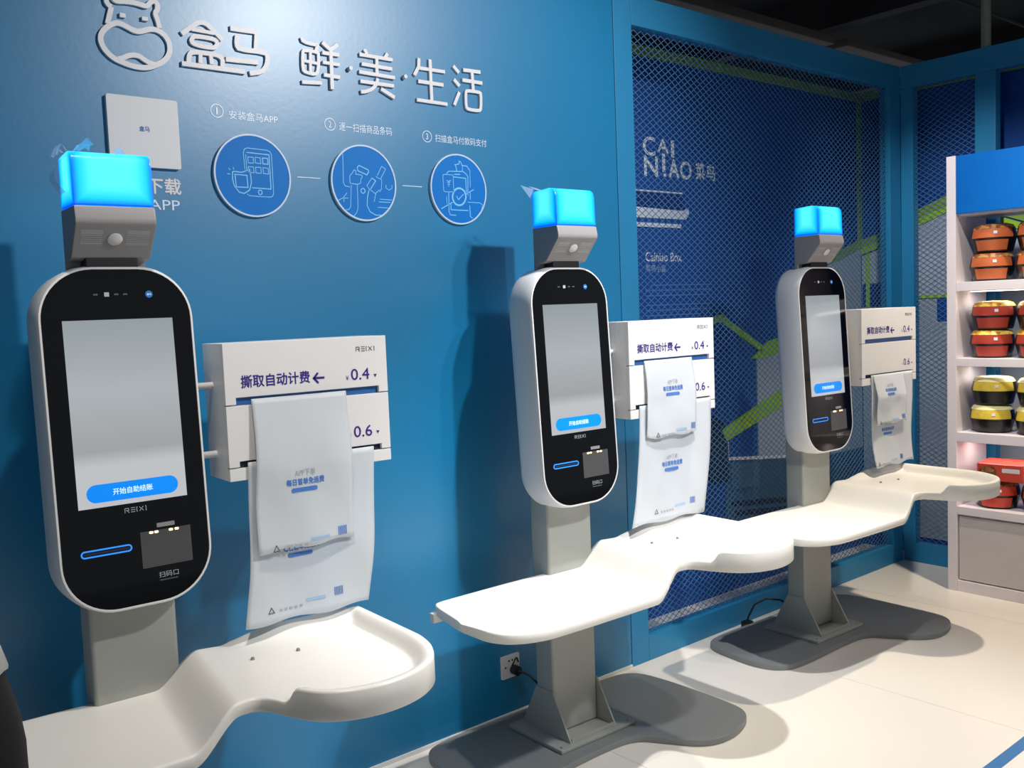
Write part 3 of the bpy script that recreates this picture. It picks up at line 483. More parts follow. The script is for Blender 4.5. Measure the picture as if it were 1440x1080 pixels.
# ================================================================ self-checkout kiosks
def smooth(a, b, x):
    t = max(0.0, min(1.0, (x - a) / (b - a))); return t * t * (3 - 2 * t)
def interp(pts, x):
    if x <= pts[0][0]: return pts[0][1]
    for (a, b), (c, d) in zip(pts, pts[1:]):
        if x <= c: return b + (d - b) * (x - a) / max(1e-9, c - a)
    return pts[-1][1]
TF = [(-.607, -.238), (-.606, -.30), (-.598, -.36), (-.575, -.405), (-.535, -.437), (-.48, -.458), (-.42, -.465), (-.02, -.465), (.05, -.458), (.10, -.449), (.135, -.452), (.155, -.475), (.17, -.515), (.19, -.56), (.215, -.60), (.26, -.635), (.33, -.656), (.40, -.652), (.46, -.63), (.51, -.59), (.545, -.53), (.560, -.47), (.567, -.40)]
TB = [(-.607, -.230), (-.59, -.14), (-.575, -.06), (-.563, -.03), (-.55, -.015), (-.5, -.01), (-.12, -.005), (.08, -.03), (.2, -.06), (.3, -.085), (.45, -.1), (.55, -.105), (.567, -.115)]
TF = [TF[0]] + chaikin(TF, False, 2)[1:-1] + [TF[-1]]
TB = [TB[0]] + chaikin(TB, False, 2)[1:-1] + [TB[-1]]
RIM = [p for p in TF if p[0] >= .19] + [p for p in reversed(TB) if p[0] >= .22]
def seg_d(p, a, b):
    ax, ay = a; bx, by = b; dx, dy = bx - ax, by - ay; L = dx * dx + dy * dy
    t = 0 if L == 0 else max(0, min(1, ((p[0] - ax) * dx + (p[1] - ay) * dy) / L))
    return math.hypot(p[0] - ax - t * dx, p[1] - ay - t * dy)
def table_z(x, y):
    xs = 0.04 + (y + 0.05) * 0.1125
    base = 0.60 + 0.08 * smooth(xs - 0.01, xs + 0.105, x)
    d = min(seg_d((x, y), a, b) for a, b in zip(RIM, RIM[1:])) if x > 0.1 else 1
    h_ = 0.036 * (1 - smooth(0.016, 0.050, d))
    if y > -.3: h_ *= smooth(.17, .34, x)
    return base, base + h_
def make_table(parent):
    xs = sorted(set([p[0] for p in TF + TB] + [-.607 + .02 * k for k in range(1, 30)] + [-.607 + .003 * k for k in range(1, 30)] + [-.06 + .008 * k for k in range(40)] + [.30 + .015 * k for k in range(15)] + [.51 + .005 * k for k in range(12)]))
    xs = [x for i, x in enumerate(xs) if i == 0 or x - xs[i - 1] > 0.0015]
    if xs[-1] < .567: xs.append(.567)
    N = 30; top = []; bot = []
    for x in xs:
        y0, y1 = interp(TF, x), interp(TB, x); L = y1 - y0; rt_ = []; rb = []
        ts = [0, .003, .009] + [.018 + (L - .036) * k / (N - 6) for k in range(N - 5)] + [L - .009, L - .003, L]
        if L < 0.06: ts = [L * k / (len(ts) - 1) for k in range(len(ts))]
        for t in ts:
            y = y0 + t; b0, z = table_z(x, y)
            e = min(t, L - t, (x + .6072) * 1.0 + 0.0, (.5672 - x))
            drop = 0.006 * (1 - math.sqrt(max(0, 1 - (1 - min(e, .008) / .008) ** 2)))
            rt_.append((x, y, z - drop)); rb.append((x, y, b0 - 0.032 + drop * 0.6))
        top.append(rt_); bot.append(rb)
    n = len(top[0]); m_ = len(xs); mb = MB()
    vs = [p for r in top for p in r] + [p for r in bot for p in r]; off = n * m_; fs = []
    for i in range(m_ - 1):
        for j in range(n - 1):
            a = i * n + j; fs.append((a, a + n, a + n + 1, a + 1)); fs.append((off + a, off + a + 1, off + a + n + 1, off + a + n))
    for i in range(m_ - 1):
        a = i * n; fs.append((a, off + a, off + a + n, a + n)); a = i * n + n - 1; fs.append((a, a + n, off + a + n, off + a))
    for j in range(n - 1):
        a = j; fs.append((a, a + 1, off + a + 1, off + a)); a = (m_ - 1) * n + j; fs.append((a, off + a, off + a + 1, a + 1))
    mb.add(vs, fs)
    t = mb.build('packing_table', 'solid_surface', parent, smooth=True, angle=50)
    for x, y in ((.33, -.24), (.22, -.22)): MB().tube([(x, y, table_z(x, y)[1] - .001), (x, y, table_z(x, y)[1] + .006)], [.006, .004], 10).build('screw_cap', 'head_grey', t, smooth=True)
    MB().box(-.58, -.50, -.045, -.022, .545, .575).build('end_bracket', 'white_plastic', t, bevel=.003)
    MB().box(-.50, .50, -.14, -.09, .540, .566).build('support_rail', 'head_grey', t, bevel=.003)
    return t
TILT = 0.0556
def PT(u, v, w):   # point on the tilted display: u right, v up the panel, w out of it
    return (u, -.0942 + v * math.sin(TILT) - w * math.cos(TILT), 1.3024 + v * math.cos(TILT) + w * math.sin(TILT))
def make_kiosk(label):
    k = thing('checkout_kiosk', (0, 0, 0), label, 'kiosk', 'self-checkout kiosks along the wall')
    # base
    MAT_O = chaikin([(-.52, .02), (-.50, .17), (-.42, .215), (-.25, .22), (.38, .225), (.52, .205), (.56, .08), (.57, -.24), (.55, -.37), (.40, -.435), (.26, -.42), (.17, -.29), (.12, -.215), (.0, -.20), (-.36, -.225), (-.48, -.20), (-.525, -.10)], True, 3)
    base = MB().prism(MAT_O, lambda u, v, w: (u, v, w), 0.0, 0.024).build('base_board', 'base_grey', k, bevel=.004)
    pl = MB().box(-.169, .182, -.153, .136, .024, .038).build('base_plate', 'post_grey', k, bevel=.004)
    for x, y in ((-.15, -.135), (.163, -.135), (-.15, .118), (.163, .118)): MB().tube([(x, y, .037), (x, y, .043)], .006, 8).build('bolt', 'post_grey', pl)
    for x in (-.1115, .098): MB().prism([(-.135, .038), (-.046, .19), (.04, .19), (.12, .038)], lambda u, v, w: (x + w, u, v), 0.0, .006).build('gusset', 'post_grey', k)
    MB().box(-.1055, .098, -.135, -.129, .038, .052).build('front_lip', 'post_grey', k, bevel=.001)
    MB().box(-.1055, .098, -.048, .045, .038, 1.36).build('post', 'post_grey', k, bevel=.010, seg=3)
    make_table(k)
    # display
    OUT = lambda ins, n=12: rrect(-.175 + ins, .175 - ins, -.466 + ins, .341 - ins, .125 - ins, n)
    mb = MB(); mb.rings([[PT(u, v, w) for u, v in OUT(i_)] for i_, w in ((.0085, .0005), (.007, .0035), (.003, .003), (0, -.004), (-.003, -.03), (-.003, -.10), (.004, -.116), (.016, -.122))], True, True)
    hs = mb.build('display_housing', 'white_plastic', k, smooth=True, angle=50)
    MB().prism(OUT(.0078), PT, -.004, .0022).build('glass_panel', 'black_glass', hs)
    MB().prism([(-.1236, -.2163), (.1236, -.2163), (.1236, .2163), (-.1236, .2163)], PT, .0018, .0029).build('screen', 'screen_lit', hs)
    MB().prism(rrect(-.104, .104, -.205, -.163, .0208, 8), PT, .0027, .0036).build('start_button', 'button_blue', hs)
    text('button_text', '开始自助结账', (-.046, .044, -.1915, -.1765), PT, 'button_text', hs, .01, .0040)
    # maker's lettering with open strokes
    mb = MB()
    def logo(mb, u0, v0, h, fn, w):
        t = h * .125
        def st(*p): ribbon(mb, [(u0 + a * h, v0 + b * h) for a, b in p], t, fn, w, w + .0004)
        st((.08, 0), (.08, .92), (.78, .92), (.86, .5), (.30, .5)); st((.5, .45), (.9, 0))
        for b in (.08, .5, .92): st((1.25, b), (2.1, b))
        st((2.58, .92), (2.42, .92), (2.42, .08), (2.58, .08))
        st((2.95, .92), (3.75, .08)); st((2.95, .08), (3.25, .4)); st((3.75, .92), (3.45, .62))
        st((4.12, .92), (4.28, .92), (4.28, .08), (4.12, .08))
    logo(mb, -.024, -.238, .0115, PT, .0022); mb.build('maker_logo', 'logo_silver', hs)
    mb = MB(); ribbon(mb, rrect(-.1255, -.0155, -.327, -.313, .0069, 6), .0034, PT, .002, .0032, True); mb.build('slot_ring', 'slot_light', hs)
    MB().prism(rrect(-.121, -.020, -.3225, -.3175, .0024, 4), PT, .002, .0027).build('receipt_slot', 'dark_slot', hs)
    MB().prism([(.0066, -.3757), (.1248, -.3757), (.1248, -.289), (.0066, -.289)], PT, .0015, .0026).build('scanner_window', 'scan_grey', hs)
    for u in (.032, .044, .078, .092): MB().prism(rrect(u - .0045, u + .0045, -.2955, -.2905, .0022, 4), PT, .0024, .0034).build('scanner_led', 'led_warm', hs)
    MB().prism(rrect(.046, .088, -.283, -.273, .0015, 3), PT, .002, .003).build('indicator', 'head_grey', hs)
    text('scanner_caption', '扫码口', (.042, .088, -.404, -.390), PT, 'logo_silver', hs, 0, .0028)
    MB().prism([(.043, -.4115), (.086, -.4115), (.086, -.4085), (.043, -.4085)], PT, .0022, .0027).build('caption_line', 'ink_grey', hs)
    MB().prism(rrect(-.028, -.017, .270, .280, .001, 2), PT, .002, .0028).build('sensor', 'logo_silver', hs)
    for u in (-.052, -.006, .014): MB().prism(rrect(u, u + .010, .273, .277, .001, 2), PT, .002, .0027).build('sensor', 'ink_grey', hs)
    MB().prism(circle(.0735, .274, .0085, 20), PT, .002, .003).build('blue_badge', 'badge_blue', hs)
    text('badge_text', '盒马', (.0685, .0785, .2715, .2765), PT, 'button_text', hs, 0, .0033)
    # head: speaker box under a lit beacon
    sx0, sx1 = -.0924, .0858
    PX = lambda u, v, w: (w, u, v)
    MB().box(-.062, .056, -.075, -.02, 1.615, 1.672).build('neck', 'black_plastic', k, bevel=.004)
    sb = MB().prism([(-.010, 1.628), (-.010, 1.7755), (-.134, 1.7755), (-.140, 1.748), (-.138, 1.735), (-.075, 1.662), (-.060, 1.658), (-.030, 1.655), (-.024, 1.628)], PX, sx0, sx1).build('speaker_box', 'head_grey', k, bevel=.004, seg=2, angle=25)
    for a, b in ((-.078, -.030), (.024, .074)):
        MB().add([(a, -.1255 - .0022, 1.7215 + .0012), (b, -.1255 - .0022, 1.7215 + .0012), (b, -.0975 - .0022, 1.689 + .0012), (a, -.0975 - .0022, 1.689 + .0012)], [(0, 1, 2, 3)]).build('speaker_grille', 'grille', sb)
    nrm = Vector((0, -.757, -.653)).normalized() if False else Vector((0, -.76, -.65))
    c0 = Vector((-.003, -.110, 1.7035))
    a_, b2 = Vector((1, 0, 0)), Vector((0, .653, -.757))
    mb = MB(); mb.rings([[c0 + nrm * d + (a_ * math.cos(q * math.pi / 12) + b2 * math.sin(q * math.pi / 12)) * r for q in range(24)] for d, r in ((-.002, .0165), (.003, .0165), (.0045, .014))]); mb.build('speaker_button', 'white_plastic', sb, smooth=True)
    lp = MB().prism([(-.0105, 1.7765), (-.0105, 1.895), (-.095, 1.900), (-.116, 1.896), (-.127, 1.886), (-.131, 1.87), (-.134, 1.7765)], PX, sx0 + .001, sx1 - .001).build('beacon_lamp', 'beacon', k, bevel=.005, seg=2, angle=25)
    # bag dispenser
    d = MB().box(.228, .680, -.118, .010, 1.106, 1.4495).build('bag_dispenser', 'white_plastic', k, bevel=.003)
    DF = lambda u, v, w: (u, -.1185 - w, v)
    def cover(name, z0, z1, notch):
        MB().prism([(.225, z0), (.252, z0), (.252, z0 + notch), (.655, z0 + notch), (.655, z0), (.683, z0), (.683, z1), (.225, z1)], DF, 0, .013).build(name, 'white_plastic', d, bevel=.0012)
    cover('top_cover', 1.2965, 1.4496, .017); cover('drawer_front', 1.140, 1.2935, .014)
    MB().box(.225, .683, -.1315, -.1185, 1.106, 1.137).build('bottom_lip', 'white_plastic', d, bevel=.0012)
    MB().box(.225, .2285, -.1185, .010, 1.106, 1.4496).build('side_panel', 'white_plastic', d, bevel=.001)
    MB().box(.252, .655, -.121, -.1185, 1.2935, 1.3135).build('feed_slot', 'blue_film', d); MB().box(.252, .655, -.121, -.1185, 1.137, 1.154).build('feed_slot', 'dark_slot', d)
    for z in (1.344, 1.169): MB().tube([(.165, -.045, z), (.232, -.045, z)], .009, 10).build('link_bar', 'white_plastic', d, smooth=True)
    DP = lambda u, v, w: (u, -.1320 - w, v)
    text('price_text', '撕取自动计费', (.267, .452, 1.337, 1.368), DP, 'ink_navy', d, .022)
    mb = MB(); ribbon(mb, [(.463, 1.3475), (.494, 1.3475)], .0055, DP, 0, .0004); ribbon(mb, [(.476, 1.361), (.4635, 1.3475), (.476, 1.334)], .0055, DP, 0, .0004); mb.build('arrow_print', 'ink_navy', d)
    text('price_text', '¥', (.556, .565, 1.335, 1.347), DP, 'ink_navy', d)
    text('price_text', '0.4', (.572, .627, 1.334, 1.364), DP, 'ink_navy', d, .012); text('price_text', '0.6', (.572, .627, 1.179, 1.209), DP, 'ink_navy', d, .012)
    text('price_text', '¥', (.556, .565, 1.180, 1.192), DP, 'ink_lightgrey', d)
    for z in (1.338, 1.183): MB().prism([(.640, z + .008), (.645, z), (.650, z + .008)], DP, 0, .0004).build('triangle_print', 'ink_navy', d)
    mb = MB(); logo(mb, .590, 1.410, .0130, DP, 0.0); mb.build('maker_logo', 'ink_grey', d)
    return k
KP = ((.7337, -.2775, -.0502), (2.2173, -.2534, -.0260), (3.6956, -.2903, -.0391))
K0 = make_kiosk('nearest white self-checkout kiosk, its grey base out of view')
K1 = copy_tree(K0); K1['label'] = 'middle white self-checkout kiosk, standing beside the wall socket'
K2 = copy_tree(K0); K2['label'] = 'farthest white self-checkout kiosk, standing before the mesh fence'
KS = (K0, K1, K2)
for o, (x, y, a) in zip(KS, KP): o.location = (x, y, 0); o.rotation_euler = (0, 0, a)
# torn protective film still clinging to two of the beacons
def film(k, fn, nu=10, nv=5, loc=None):
    lp = [c for c in k.children if c.name.startswith('beacon_lamp')][0]
    mb = MB().grid(fn, nu, nv); o = mb.build('protective_film', 'film_clear', lp, smooth=True, angle=180)
    return o
film(K0, lambda s, t: (-.098 - .020 * s + .006 * math.sin(9 * t), -.12 + .05 * t, 1.897 - .012 * s + .02 * math.sin(3.1 * s) * (1 - .4 * t)))
film(K0, lambda s, t: (-.075 + .045 * s, -.09 + .045 * t, 1.899 + .030 * math.sin(2.2 * s) * (1 - .5 * t) + .004 * math.sin(11 * s + 5 * t)))
film(K0, lambda s, t: (-.094 - .022 * math.sin(math.pi * s), -.03 - .05 * t, 1.885 - .075 * s))
film(K0, lambda s, t: (.030 + .050 * s, -.05 + .03 * t, 1.898 + .024 * (1 - s) * (1 - t * .6) + .004 * math.sin(9 * s)))
film(K1, lambda s, t: (-.092 + .075 * s, -.03 - .07 * (1 - s) * (t - .5) + .06 * t * (1 - s), 1.897 + .016 * (1 - s) + .004 * math.sin(6 * s + 3 * t)))
film(K1, lambda s, t: (-.090 - .055 * s, -.02 + .012 * t * (1 - s), 1.905 + .010 * s - .035 * t * (1 - s)))
# ---------------------------------------------------------------- plastic bags hanging from the dispensers
def bag(ki, label, xt, xb, zt, zb, y0, seed, prints, curl=0.0, fwd=0.0):
    rnd = random.Random(seed); ph = [rnd.uniform(0, 6) for _ in range(4)]
    def surf(x, z, w=0.0):
        t = max(0.0, min(1.0, (zt - z) / (zt - zb))); a = 0.0030 * min(1, t * 1.6)
        y = y0 - fwd * min(1, t * 2.2) - a * (math.sin(17 * x + 4 * t + ph[0]) + .5 * math.sin(37 * x - 7 * t + ph[1]) + .5 * math.sin(9 * t + ph[2])) - curl * t ** 4
        return (x, y - w, z)
    def fn(s, t):
        x0 = xt[0] + (xb[0] - xt[0]) * t ** 1.5; x1 = xt[1] + (xb[1] - xt[1]) * t ** 1.5
        return surf(x0 + (x1 - x0) * s + .002 * math.sin(7 * t + ph[3]), zt + (zb - zt) * t + (.004 * math.sin(12 * s + ph[1]) if t > .99 else 0))
    r = thing('plastic_bag', (KP[ki][0], KP[ki][1], 0), label, 'bag', 'carrier bags hanging from the dispensers', KP[ki][2])
    MB().grid(fn, 26, 26).build('bag_sheet', 'bag_film', r, smooth=True, angle=180, solid=.0006)
    for a, b in ((0.0, .29), (.74, 1.0)):      # side folds double the film
        MB().grid(lambda s, t: (lambda q: (q[0], q[1] + .0016, q[2]))(fn(a + (b - a) * s, t)), 8, 26).build('side_fold', 'bag_film', r, smooth=True, angle=180, solid=.0006)
    P = lambda u, v, w: surf(u, v, .0012 + w)
    if prints:
        cx, top, sc = prints
        text('bag_print', 'APP下单', (cx - .030 * sc, cx + .030 * sc, top - .020 * sc, top), P, 'ink_lightgrey', r)
        text('bag_print', '每日首单免运费', (cx - .055 * sc, cx + .055 * sc, top - .043 * sc, top - .025 * sc), P, 'ink_blue', r, .03)
        MB().prism(rrect(cx - .042 * sc, cx + .034 * sc, top - .062 * sc, top - .050 * sc, .0055 * sc, 4), P, 0, .0004).build('print_pill', 'ink_blue', r)
        mb = MB()
        for k_ in range(6): mb.add([P(u, v, 0) for u, v in ((cx + .086 + .0045 * k_, top - .20 * sc), (cx + .0885 + .0045 * k_, top - .20 * sc), (cx + .0885 + .0045 * k_, top - .175 * sc), (cx + .086 + .0045 * k_, top - .175 * sc))], [(0, 1, 2, 3)])
        mb.build('barcode_print', 'ink_blue', r)
        mb = MB(); ribbon(mb, [(cx - .098, top - .212 * sc), (cx - .090, top - .196 * sc), (cx - .082, top - .212 * sc)], .0018, P, 0, .0003, True); mb.build('recycling_mark', 'ink_grey', r)
        for q in range(5): MB().prism([(cx - .068 + .014 * q, top - .212 * sc), (cx - .060 + .014 * q, top - .212 * sc), (cx - .060 + .014 * q, top - .205 * sc), (cx - .068 + .014 * q, top - .205 * sc)], P, 0, .0003).build('print_mark', 'ink_lightgrey', r)
        mb = MB(); mb.grid(lambda s, t: P(cx + .005 + .055 * s, top - .192 * sc - .008 * t, 0), 6, 1); mb.build('print_block', 'ink_paleblue', r)
    return r
bag(0, 'longer white plastic bag on the nearest dispenser, hanging down to the table', (.272, .628), (.242, .590), 1.150, .728, -.1365, 3, (.400, .945, .90))
bag(0, 'shorter white plastic bag in front on the nearest dispenser', (.290, .552), (.278, .548), 1.308, .917, -.1375, 5, (.415, 1.118, .95), 0.0, .014)
bag(1, 'longer white plastic bag on the middle dispenser, hanging down to the table', (.268, .655), (.212, .600), 1.150, .722, -.1365, 8, (.430, .960, .98))
bag(1, 'shorter white plastic bag in front on the middle dispenser', (.296, .550), (.288, .550), 1.308, 1.032, -.1375, 9, (.430, 1.235, .95), 0.0, .014)
bag(2, 'longer white plastic bag on the farthest dispenser, its foot curling over the table', (.290, .640), (.300, .620), 1.150, .728, -.1365, 12, (.420, .925, .90), .015)
bag(2, 'shorter white plastic bag in front on the farthest dispenser', (.305, .560), (.305, .545), 1.150, .925, -.1375, 14, (.425, 1.105, .85), 0.0, .020)
# ================================================================ white display shelf with meal packs
sh = thing('display_shelf', (4.9, -0.85, 0), 'white display shelf unit with a blue header board at the right edge', 'shelf')
OS = (4.9, -0.85, 0)
X0, X1, Y0, Y1 = 4.72, 5.06, -1.35, -0.434
def sp(mb, name, m, par=None, **k): return fpart(mb, name, m, par or sh, OS, **k)
sp(MB().box(X0, X1, -0.48, Y1, 0, 2.178), 'side_panel', 'shelf_white', bevel=.002)
sp(MB().box(X0, X1, Y0, Y0 + .046, 0, 2.178), 'side_panel', 'shelf_white', bevel=.002)
sp(MB().box(X0 + .002, X0 + .03, Y0 + .046, -0.4805, 1.895, 2.176), 'header_board', 'header_blue', bevel=.001)
sp(MB().box(X0 + .03, X1, Y0 + .046, -0.4805, 1.885, 1.91), 'shelf_board', 'shelf_white', bevel=.001)
for a, b_ in ((1.515, 1.560), (1.143, 1.183), (.765, .812), (.395, .436)):
    s_ = sp(MB().box(X0 + .002, X1, Y0 + .046, -0.4805, a, b_), 'shelf_board', 'shelf_white', bevel=.002)
sp(MB().box(X0 + .012, X0 + .030, Y0 + .05, -0.487, .062, .385), 'door_panel', 'door_grey', bevel=.002)
sp(MB().box(X0 + .004, X1, Y0 + .046, -0.4805, 0, .056), 'kick_board', 'shelf_white', bevel=.002)
sp(MB().box(X0 + .030, X1, Y0 + .046, -0.4805, .056, .395), 'cabinet_core', 'shelf_white')
for z in (1.513, 1.141, .763):
    st = sp(MB().box(X0 + .14, X0 + .155, Y0 + .06, -0.49, z - .004, z), 'strip_light', 'lamp_white')
    if z < 1.8:
        ld = bpy.data.lights.new('shelf_lamp', 'AREA'); ld.shape = 'RECTANGLE'; ld.size = .03; ld.size_y = .75; ld.energy = 1.6; ld.color = (1, .93, .86)
        lo = bpy.data.objects.new('shelf_lamp', ld); COL.objects.link(lo); lo.location = (X0 + .1475, -.91, z - .008)
def lathe(mb, prof, n=28, a0=0.0, a1=2 * math.pi, sy=1.0):
    full = abs(a1 - a0 - 2 * math.pi) < 1e-6; m_ = n if full else n + 1
    vs = []; fs = []
    for r, z in prof:
        for q in range(m_):
            a = a0 + (a1 - a0) * q / n; vs.append((r * math.cos(a), r * math.sin(a) * sy, z))
    for i in range(len(prof) - 1):
        for q in range(m_ if full else m_ - 1):
            j = (q + 1) % m_; fs.append((i * m_ + q, i * m_ + j, (i + 1) * m_ + j, (i + 1) * m_ + q))
    return mb.add(vs, fs)
def pack(kind):
    r = thing('meal_pack', (0, 0, 0), 'meal pack', 'food pack', 'ready meal packs on the shelf')
    H = .138
    bowl = [(0, 0), (.080, 0), (.086, .004), (.097, .050), (.100, .062)]
    lid = [(.100, .062), (.103, .068), (.102, .080), (.096, .110), (.084, .128), (.060, .136), (0, .138)]
    b_ = lathe(MB(), bowl).build('bowl', 'tray_black', r, smooth=True, angle=60)
    l_ = lathe(MB(), lid).build('lid', 'tray_black', r, smooth=True, angle=60)
    off = lambda pr: [(q + .0018, z + (.0018 if z > .1 else 0)) for q, z in pr]
    A = math.pi
    fr, tp = {'orange': ('sleeve_orange', 'food_brown'), 'yellow': ('sleeve_red', 'food_yellow'), 'cream': ('tray_black', 'sleeve_cream'), 'red': ('pack_red', 'food_brown')}[kind]
    lathe(MB(), off([(.087, .008), (.097, .050), (.099, .058)]), 12, A - .80, A + .80).build('sleeve_front', fr, r, smooth=True, angle=60)
    lathe(MB(), off([(.1025, .069), (.102, .080), (.096, .110)]), 14, A - 1.05, A + 1.05).build('sleeve_band', fr if kind != 'cream' else 'sleeve_yellow', r, smooth=True, angle=60)
    lathe(MB(), off([(.0955, .111), (.084, .128), (.060, .136), (.001, .138)]), 20, A - 1.5, A + 1.5).build('lid_print', tp, r, smooth=True, angle=60)
    lathe(MB(), [(.1052, .086), (.1030, .100)], 3, A + .10, A + .26).build('label_mark', 'letter_white', r)
    return r
protos = {}
def put(kind, x, y, z, label, tilt=0.0, rz=0.0):
    if kind not in protos: protos[kind] = pack(kind); o = protos[kind]
    else: o = copy_tree(protos[kind])
    o.location = (x, y, z + .0012); o.rotation_euler = (0, tilt, rz); o['label'] = label; return o
word = {1.560: ('orange', 'top shelf', 'orange'), 1.183: ('yellow', 'second shelf', 'yellow and red'), .812: ('cream', 'third shelf', 'pale lidded black')}
for z, (kd, nm, cl) in word.items():
    for y, col_ in ((-.600, 'near the side panel'), (-.815, 'cut by the right edge')):
        put(kd, 4.85, y, z, f'lower {cl} meal pack {col_} on the {nm}', 0, random.uniform(-.1, .1) + .35)
        put(kd, 4.853, y - .006, z + .1385, f'upper {cl} meal pack {col_} on the {nm}', 0, random.uniform(-.1, .1) + .35)
put('red', 4.85, -.625, .436, 'dark red meal pack beneath a red box on the lowest shelf', 0, .3)
put('red', 4.85, -.845, .436, 'dark red meal pack at the right edge of the lowest shelf', 0, .3)
rb = thing('meal_box', (4.86, -.66, .5765), 'red printed meal box lying on a pack on the lowest shelf', 'food box', rz=.12)
MB().prism(rrect(-.10, .10, -.11, .11, .02, 4), lambda u, v, w: (u, v, w), 0, .085).build('carton', 'pack_red', rb, bevel=.006)
MB().prism(rrect(.015, .095, .012, .074, .03, 5), lambda u, v, w: (-.1005 - w, u, v), 0, .0006).build('food_print', 'food_brown', rb)
MB().prism(rrect(-.09, -.01, .045, .066, .004, 3), lambda u, v, w: (-.1005 - w, u, v), 0, .0006).build('name_print', 'letter_white', rb)
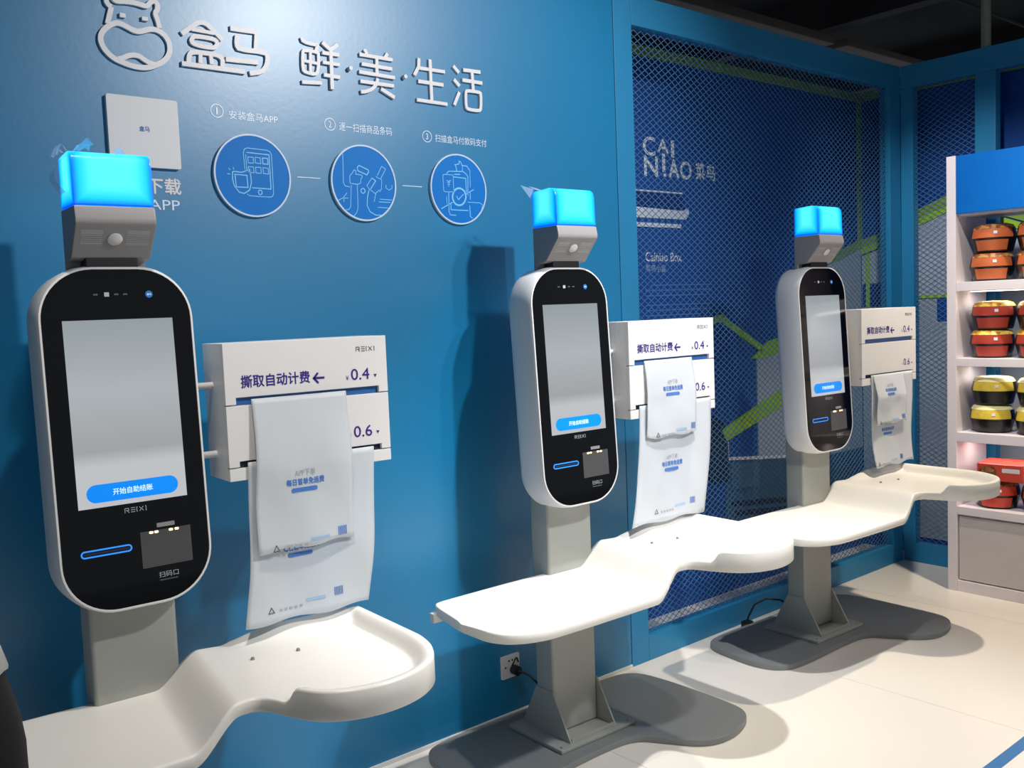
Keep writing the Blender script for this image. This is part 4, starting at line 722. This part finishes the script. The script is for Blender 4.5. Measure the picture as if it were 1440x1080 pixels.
# ================================================================ person at the left edge, mostly out of frame
def person():
    r = thing('person', (0.243, -0.95, 0), 'person in black trousers and white top, cut off at the left edge', 'person', rz=math.radians(90))
    J = {}; verts = []; rad = []; edges = []
    def v(n, p, rx, ry=None): J[n] = len(verts); verts.append(p); rad.append((rx, ry or rx)); return n
    def e(*ns):
        for a, b in zip(ns, ns[1:]): edges.append((J[a], J[b]))
    v('pelvis', (0, -.005, .93), .150, .150); v('waist', (0, .005, 1.06), .128, .100); v('chest', (0, .0, 1.27), .150, .108); v('coll', (0, -.005, 1.40), .095, .075); v('neck', (0, 0, 1.46), .052); v('neck2', (0, .01, 1.51), .050)
    v('headb', (0, .02, 1.56), .066, .075); v('headm', (0, .022, 1.63), .074, .092); v('headt', (0, .012, 1.70), .055, .068)
    e('pelvis', 'waist', 'chest', 'coll', 'neck', 'neck2', 'headb', 'headm', 'headt')
    for s, n in ((-1, 'L'), (1, 'R')):
        v('hip' + n, (s * .088, 0, .86), .098, .150); v('th' + n, (s * .098, .01, .68), .085, .125); v('kn' + n, (s * .10, .02, .49), .060); v('ca' + n, (s * .10, -.005, .34), .058, .062); v('an' + n, (s * .10, -.02, .09), .040); v('fo' + n, (s * .105, .05, .045), .042, .036); v('to' + n, (s * .11, .15, .035), .036, .028)
        e('pelvis', 'hip' + n, 'th' + n, 'kn' + n, 'ca' + n, 'an' + n, 'fo' + n, 'to' + n)
        v('sh' + n, (s * .185, -.005, 1.375), .062); v('ua' + n, (s * .215, -.01, 1.24), .050); v('el' + n, (s * .225, .0, 1.10), .042); v('fa' + n, (s * .200, .10, 1.03), .037); v('wr' + n, (s * .165, .20, .985), .027, .030)
        v('pa' + n, (s * .150, .25, .970), .020, .036); v('pb' + n, (s * .142, .285, .962), .018, .038)
        e('coll', 'sh' + n, 'ua' + n, 'el' + n, 'fa' + n, 'wr' + n, 'pa' + n, 'pb' + n)
        for q, (dx, L) in enumerate(((-.030, .062), (-.010, .074), (.011, .070), (.031, .054))):
            b = Vector((s * .142 + dx * .8, .288, .962 + dx * .25)); d1 = Vector((0, .90, -.30)).normalized(); d2 = Vector((0, .62, -.78)).normalized()
            v(f'f{q}a' + n, tuple(b + d1 * .012), .0088); v(f'f{q}b' + n, tuple(b + d1 * L * .55), .0083); v(f'f{q}c' + n, tuple(b + d1 * L * .55 + d2 * L * .5), .0072)
            e('pb' + n, f'f{q}a' + n, f'f{q}b' + n, f'f{q}c' + n)
        v('t0' + n, (s * .150 - s * .036, .250, .958), .0115); v('t1' + n, (s * .150 - s * .054, .278, .945), .0098); v('t2' + n, (s * .150 - s * .058, .303, .936), .0082)
        e('pa' + n, 't0' + n, 't1' + n, 't2' + n)
    LEAN = lambda z: .0 if z < .93 else .30 * (z - .93)      # the upper body leans forward
    verts = [(p[0], p[1] + LEAN(p[2] if abs(p[0]) < .12 and p[1] < .06 else 1.25), p[2]) if (p[2] > .93) else p for p in verts]
    me = bpy.data.meshes.new('body_cage'); me.from_pydata(verts, edges, []); o = bpy.data.objects.new('body_cage', me); COL.objects.link(o)
    sk = o.modifiers.new('skin', 'SKIN'); sk.use_smooth_shade = True
    for i, d in enumerate(me.skin_vertices[0].data): d.radius = rad[i]; d.use_root = (i == 0)
    su = o.modifiers.new('sub', 'SUBSURF'); su.levels = 2; su.render_levels = 2
    bpy.context.view_layer.update()
    m2 = bpy.data.meshes.new_from_object(o.evaluated_get(bpy.context.evaluated_depsgraph_get()))
    bpy.data.objects.remove(o)
    m2.materials.clear()
    for n in ('trouser_black', 'shirt_white', 'skin', 'shoe_black'): m2.materials.append(MATS[n])
    for p in m2.polygons:
        c = p.center
        arm = abs(c.x) > .10 and c.y > .15 and .9 < c.z < 1.2
        if arm: p.material_index = 2 if c.y > .28 else 1
        elif c.z > 1.455: p.material_index = 2
        elif c.z > .985: p.material_index = 1
        elif c.z < .10: p.material_index = 3
        else: p.material_index = 0
        p.use_smooth = True
    b = bpy.data.objects.new('body', m2); COL.objects.link(b); b.parent = r
    # loose hem of the white top
    mb = MB(); mb.rings([[(a * math.cos(q * math.pi / 16), bb_ * math.sin(q * math.pi / 16) + .040, z + .006 * math.sin(q * 1.3)) for q in range(32)] for a, bb_, z in ((.150, .090, 1.10), (.163, .108, 1.02), (.168, .121, .972), (.164, .118, .972), (.156, .102, 1.03))], False, False)
    mb.build('shirt_hem', 'shirt_white', r, smooth=True, angle=180)
    hl = LEAN(1.63)
    mb = MB()
    def hair(s, t):
        a = s * 2 * math.pi; ph = t * 1.75
        back = .5 - .5 * math.sin(a)
        ph *= .62 + .38 * back
        return (.086 * math.sin(ph) * math.cos(a), hl + .012 + .106 * math.sin(ph) * math.sin(a), 1.645 + .112 * math.cos(ph))
    mb.grid(hair, 28, 12).build('hair', 'hair_black', r, smooth=True, angle=180)
    mb = MB(); mb.rings([[(wx * math.cos(q * math.pi / 4), hl + .100 + yy + .4 * wx * math.sin(q * math.pi / 4), z) for q in range(8)] for wx, yy, z in ((.006, .0, 1.650), (.009, .006, 1.632), (.013, .014, 1.612), (.012, .004, 1.602))]); mb.build('nose', 'skin', r, smooth=True, angle=180)
    for s in (-1, 1):
        mb = MB(); lathe(mb, [(0, -.007), (.006, -.004), (.008, 0), (.006, .004), (0, .007)], 10); mb.v = [(s * .030 + q[0] * 1.5, hl + .1 + q[1] * .5, 1.648 + q[2]) for q in mb.v]; mb.build('eye', 'eye', r, smooth=True, angle=180)
        mb = MB(); lathe(mb, [(0, -.030), (.012, -.02), (.017, .005), (.012, .025), (0, .030)], 10); mb.v = [(s * .079 + q[0] * .5, hl + .012 + q[1], 1.625 + q[2]) for q in mb.v]; mb.build('ear', 'skin', r, smooth=True, angle=180)
    mb = MB(); mb.tube([(-.022, hl + .088, 1.580), (0, hl + .096, 1.578), (.022, hl + .088, 1.580)], [.003, .006, .003], 8); mb.build('mouth', 'lip', r, smooth=True, angle=180)
person()
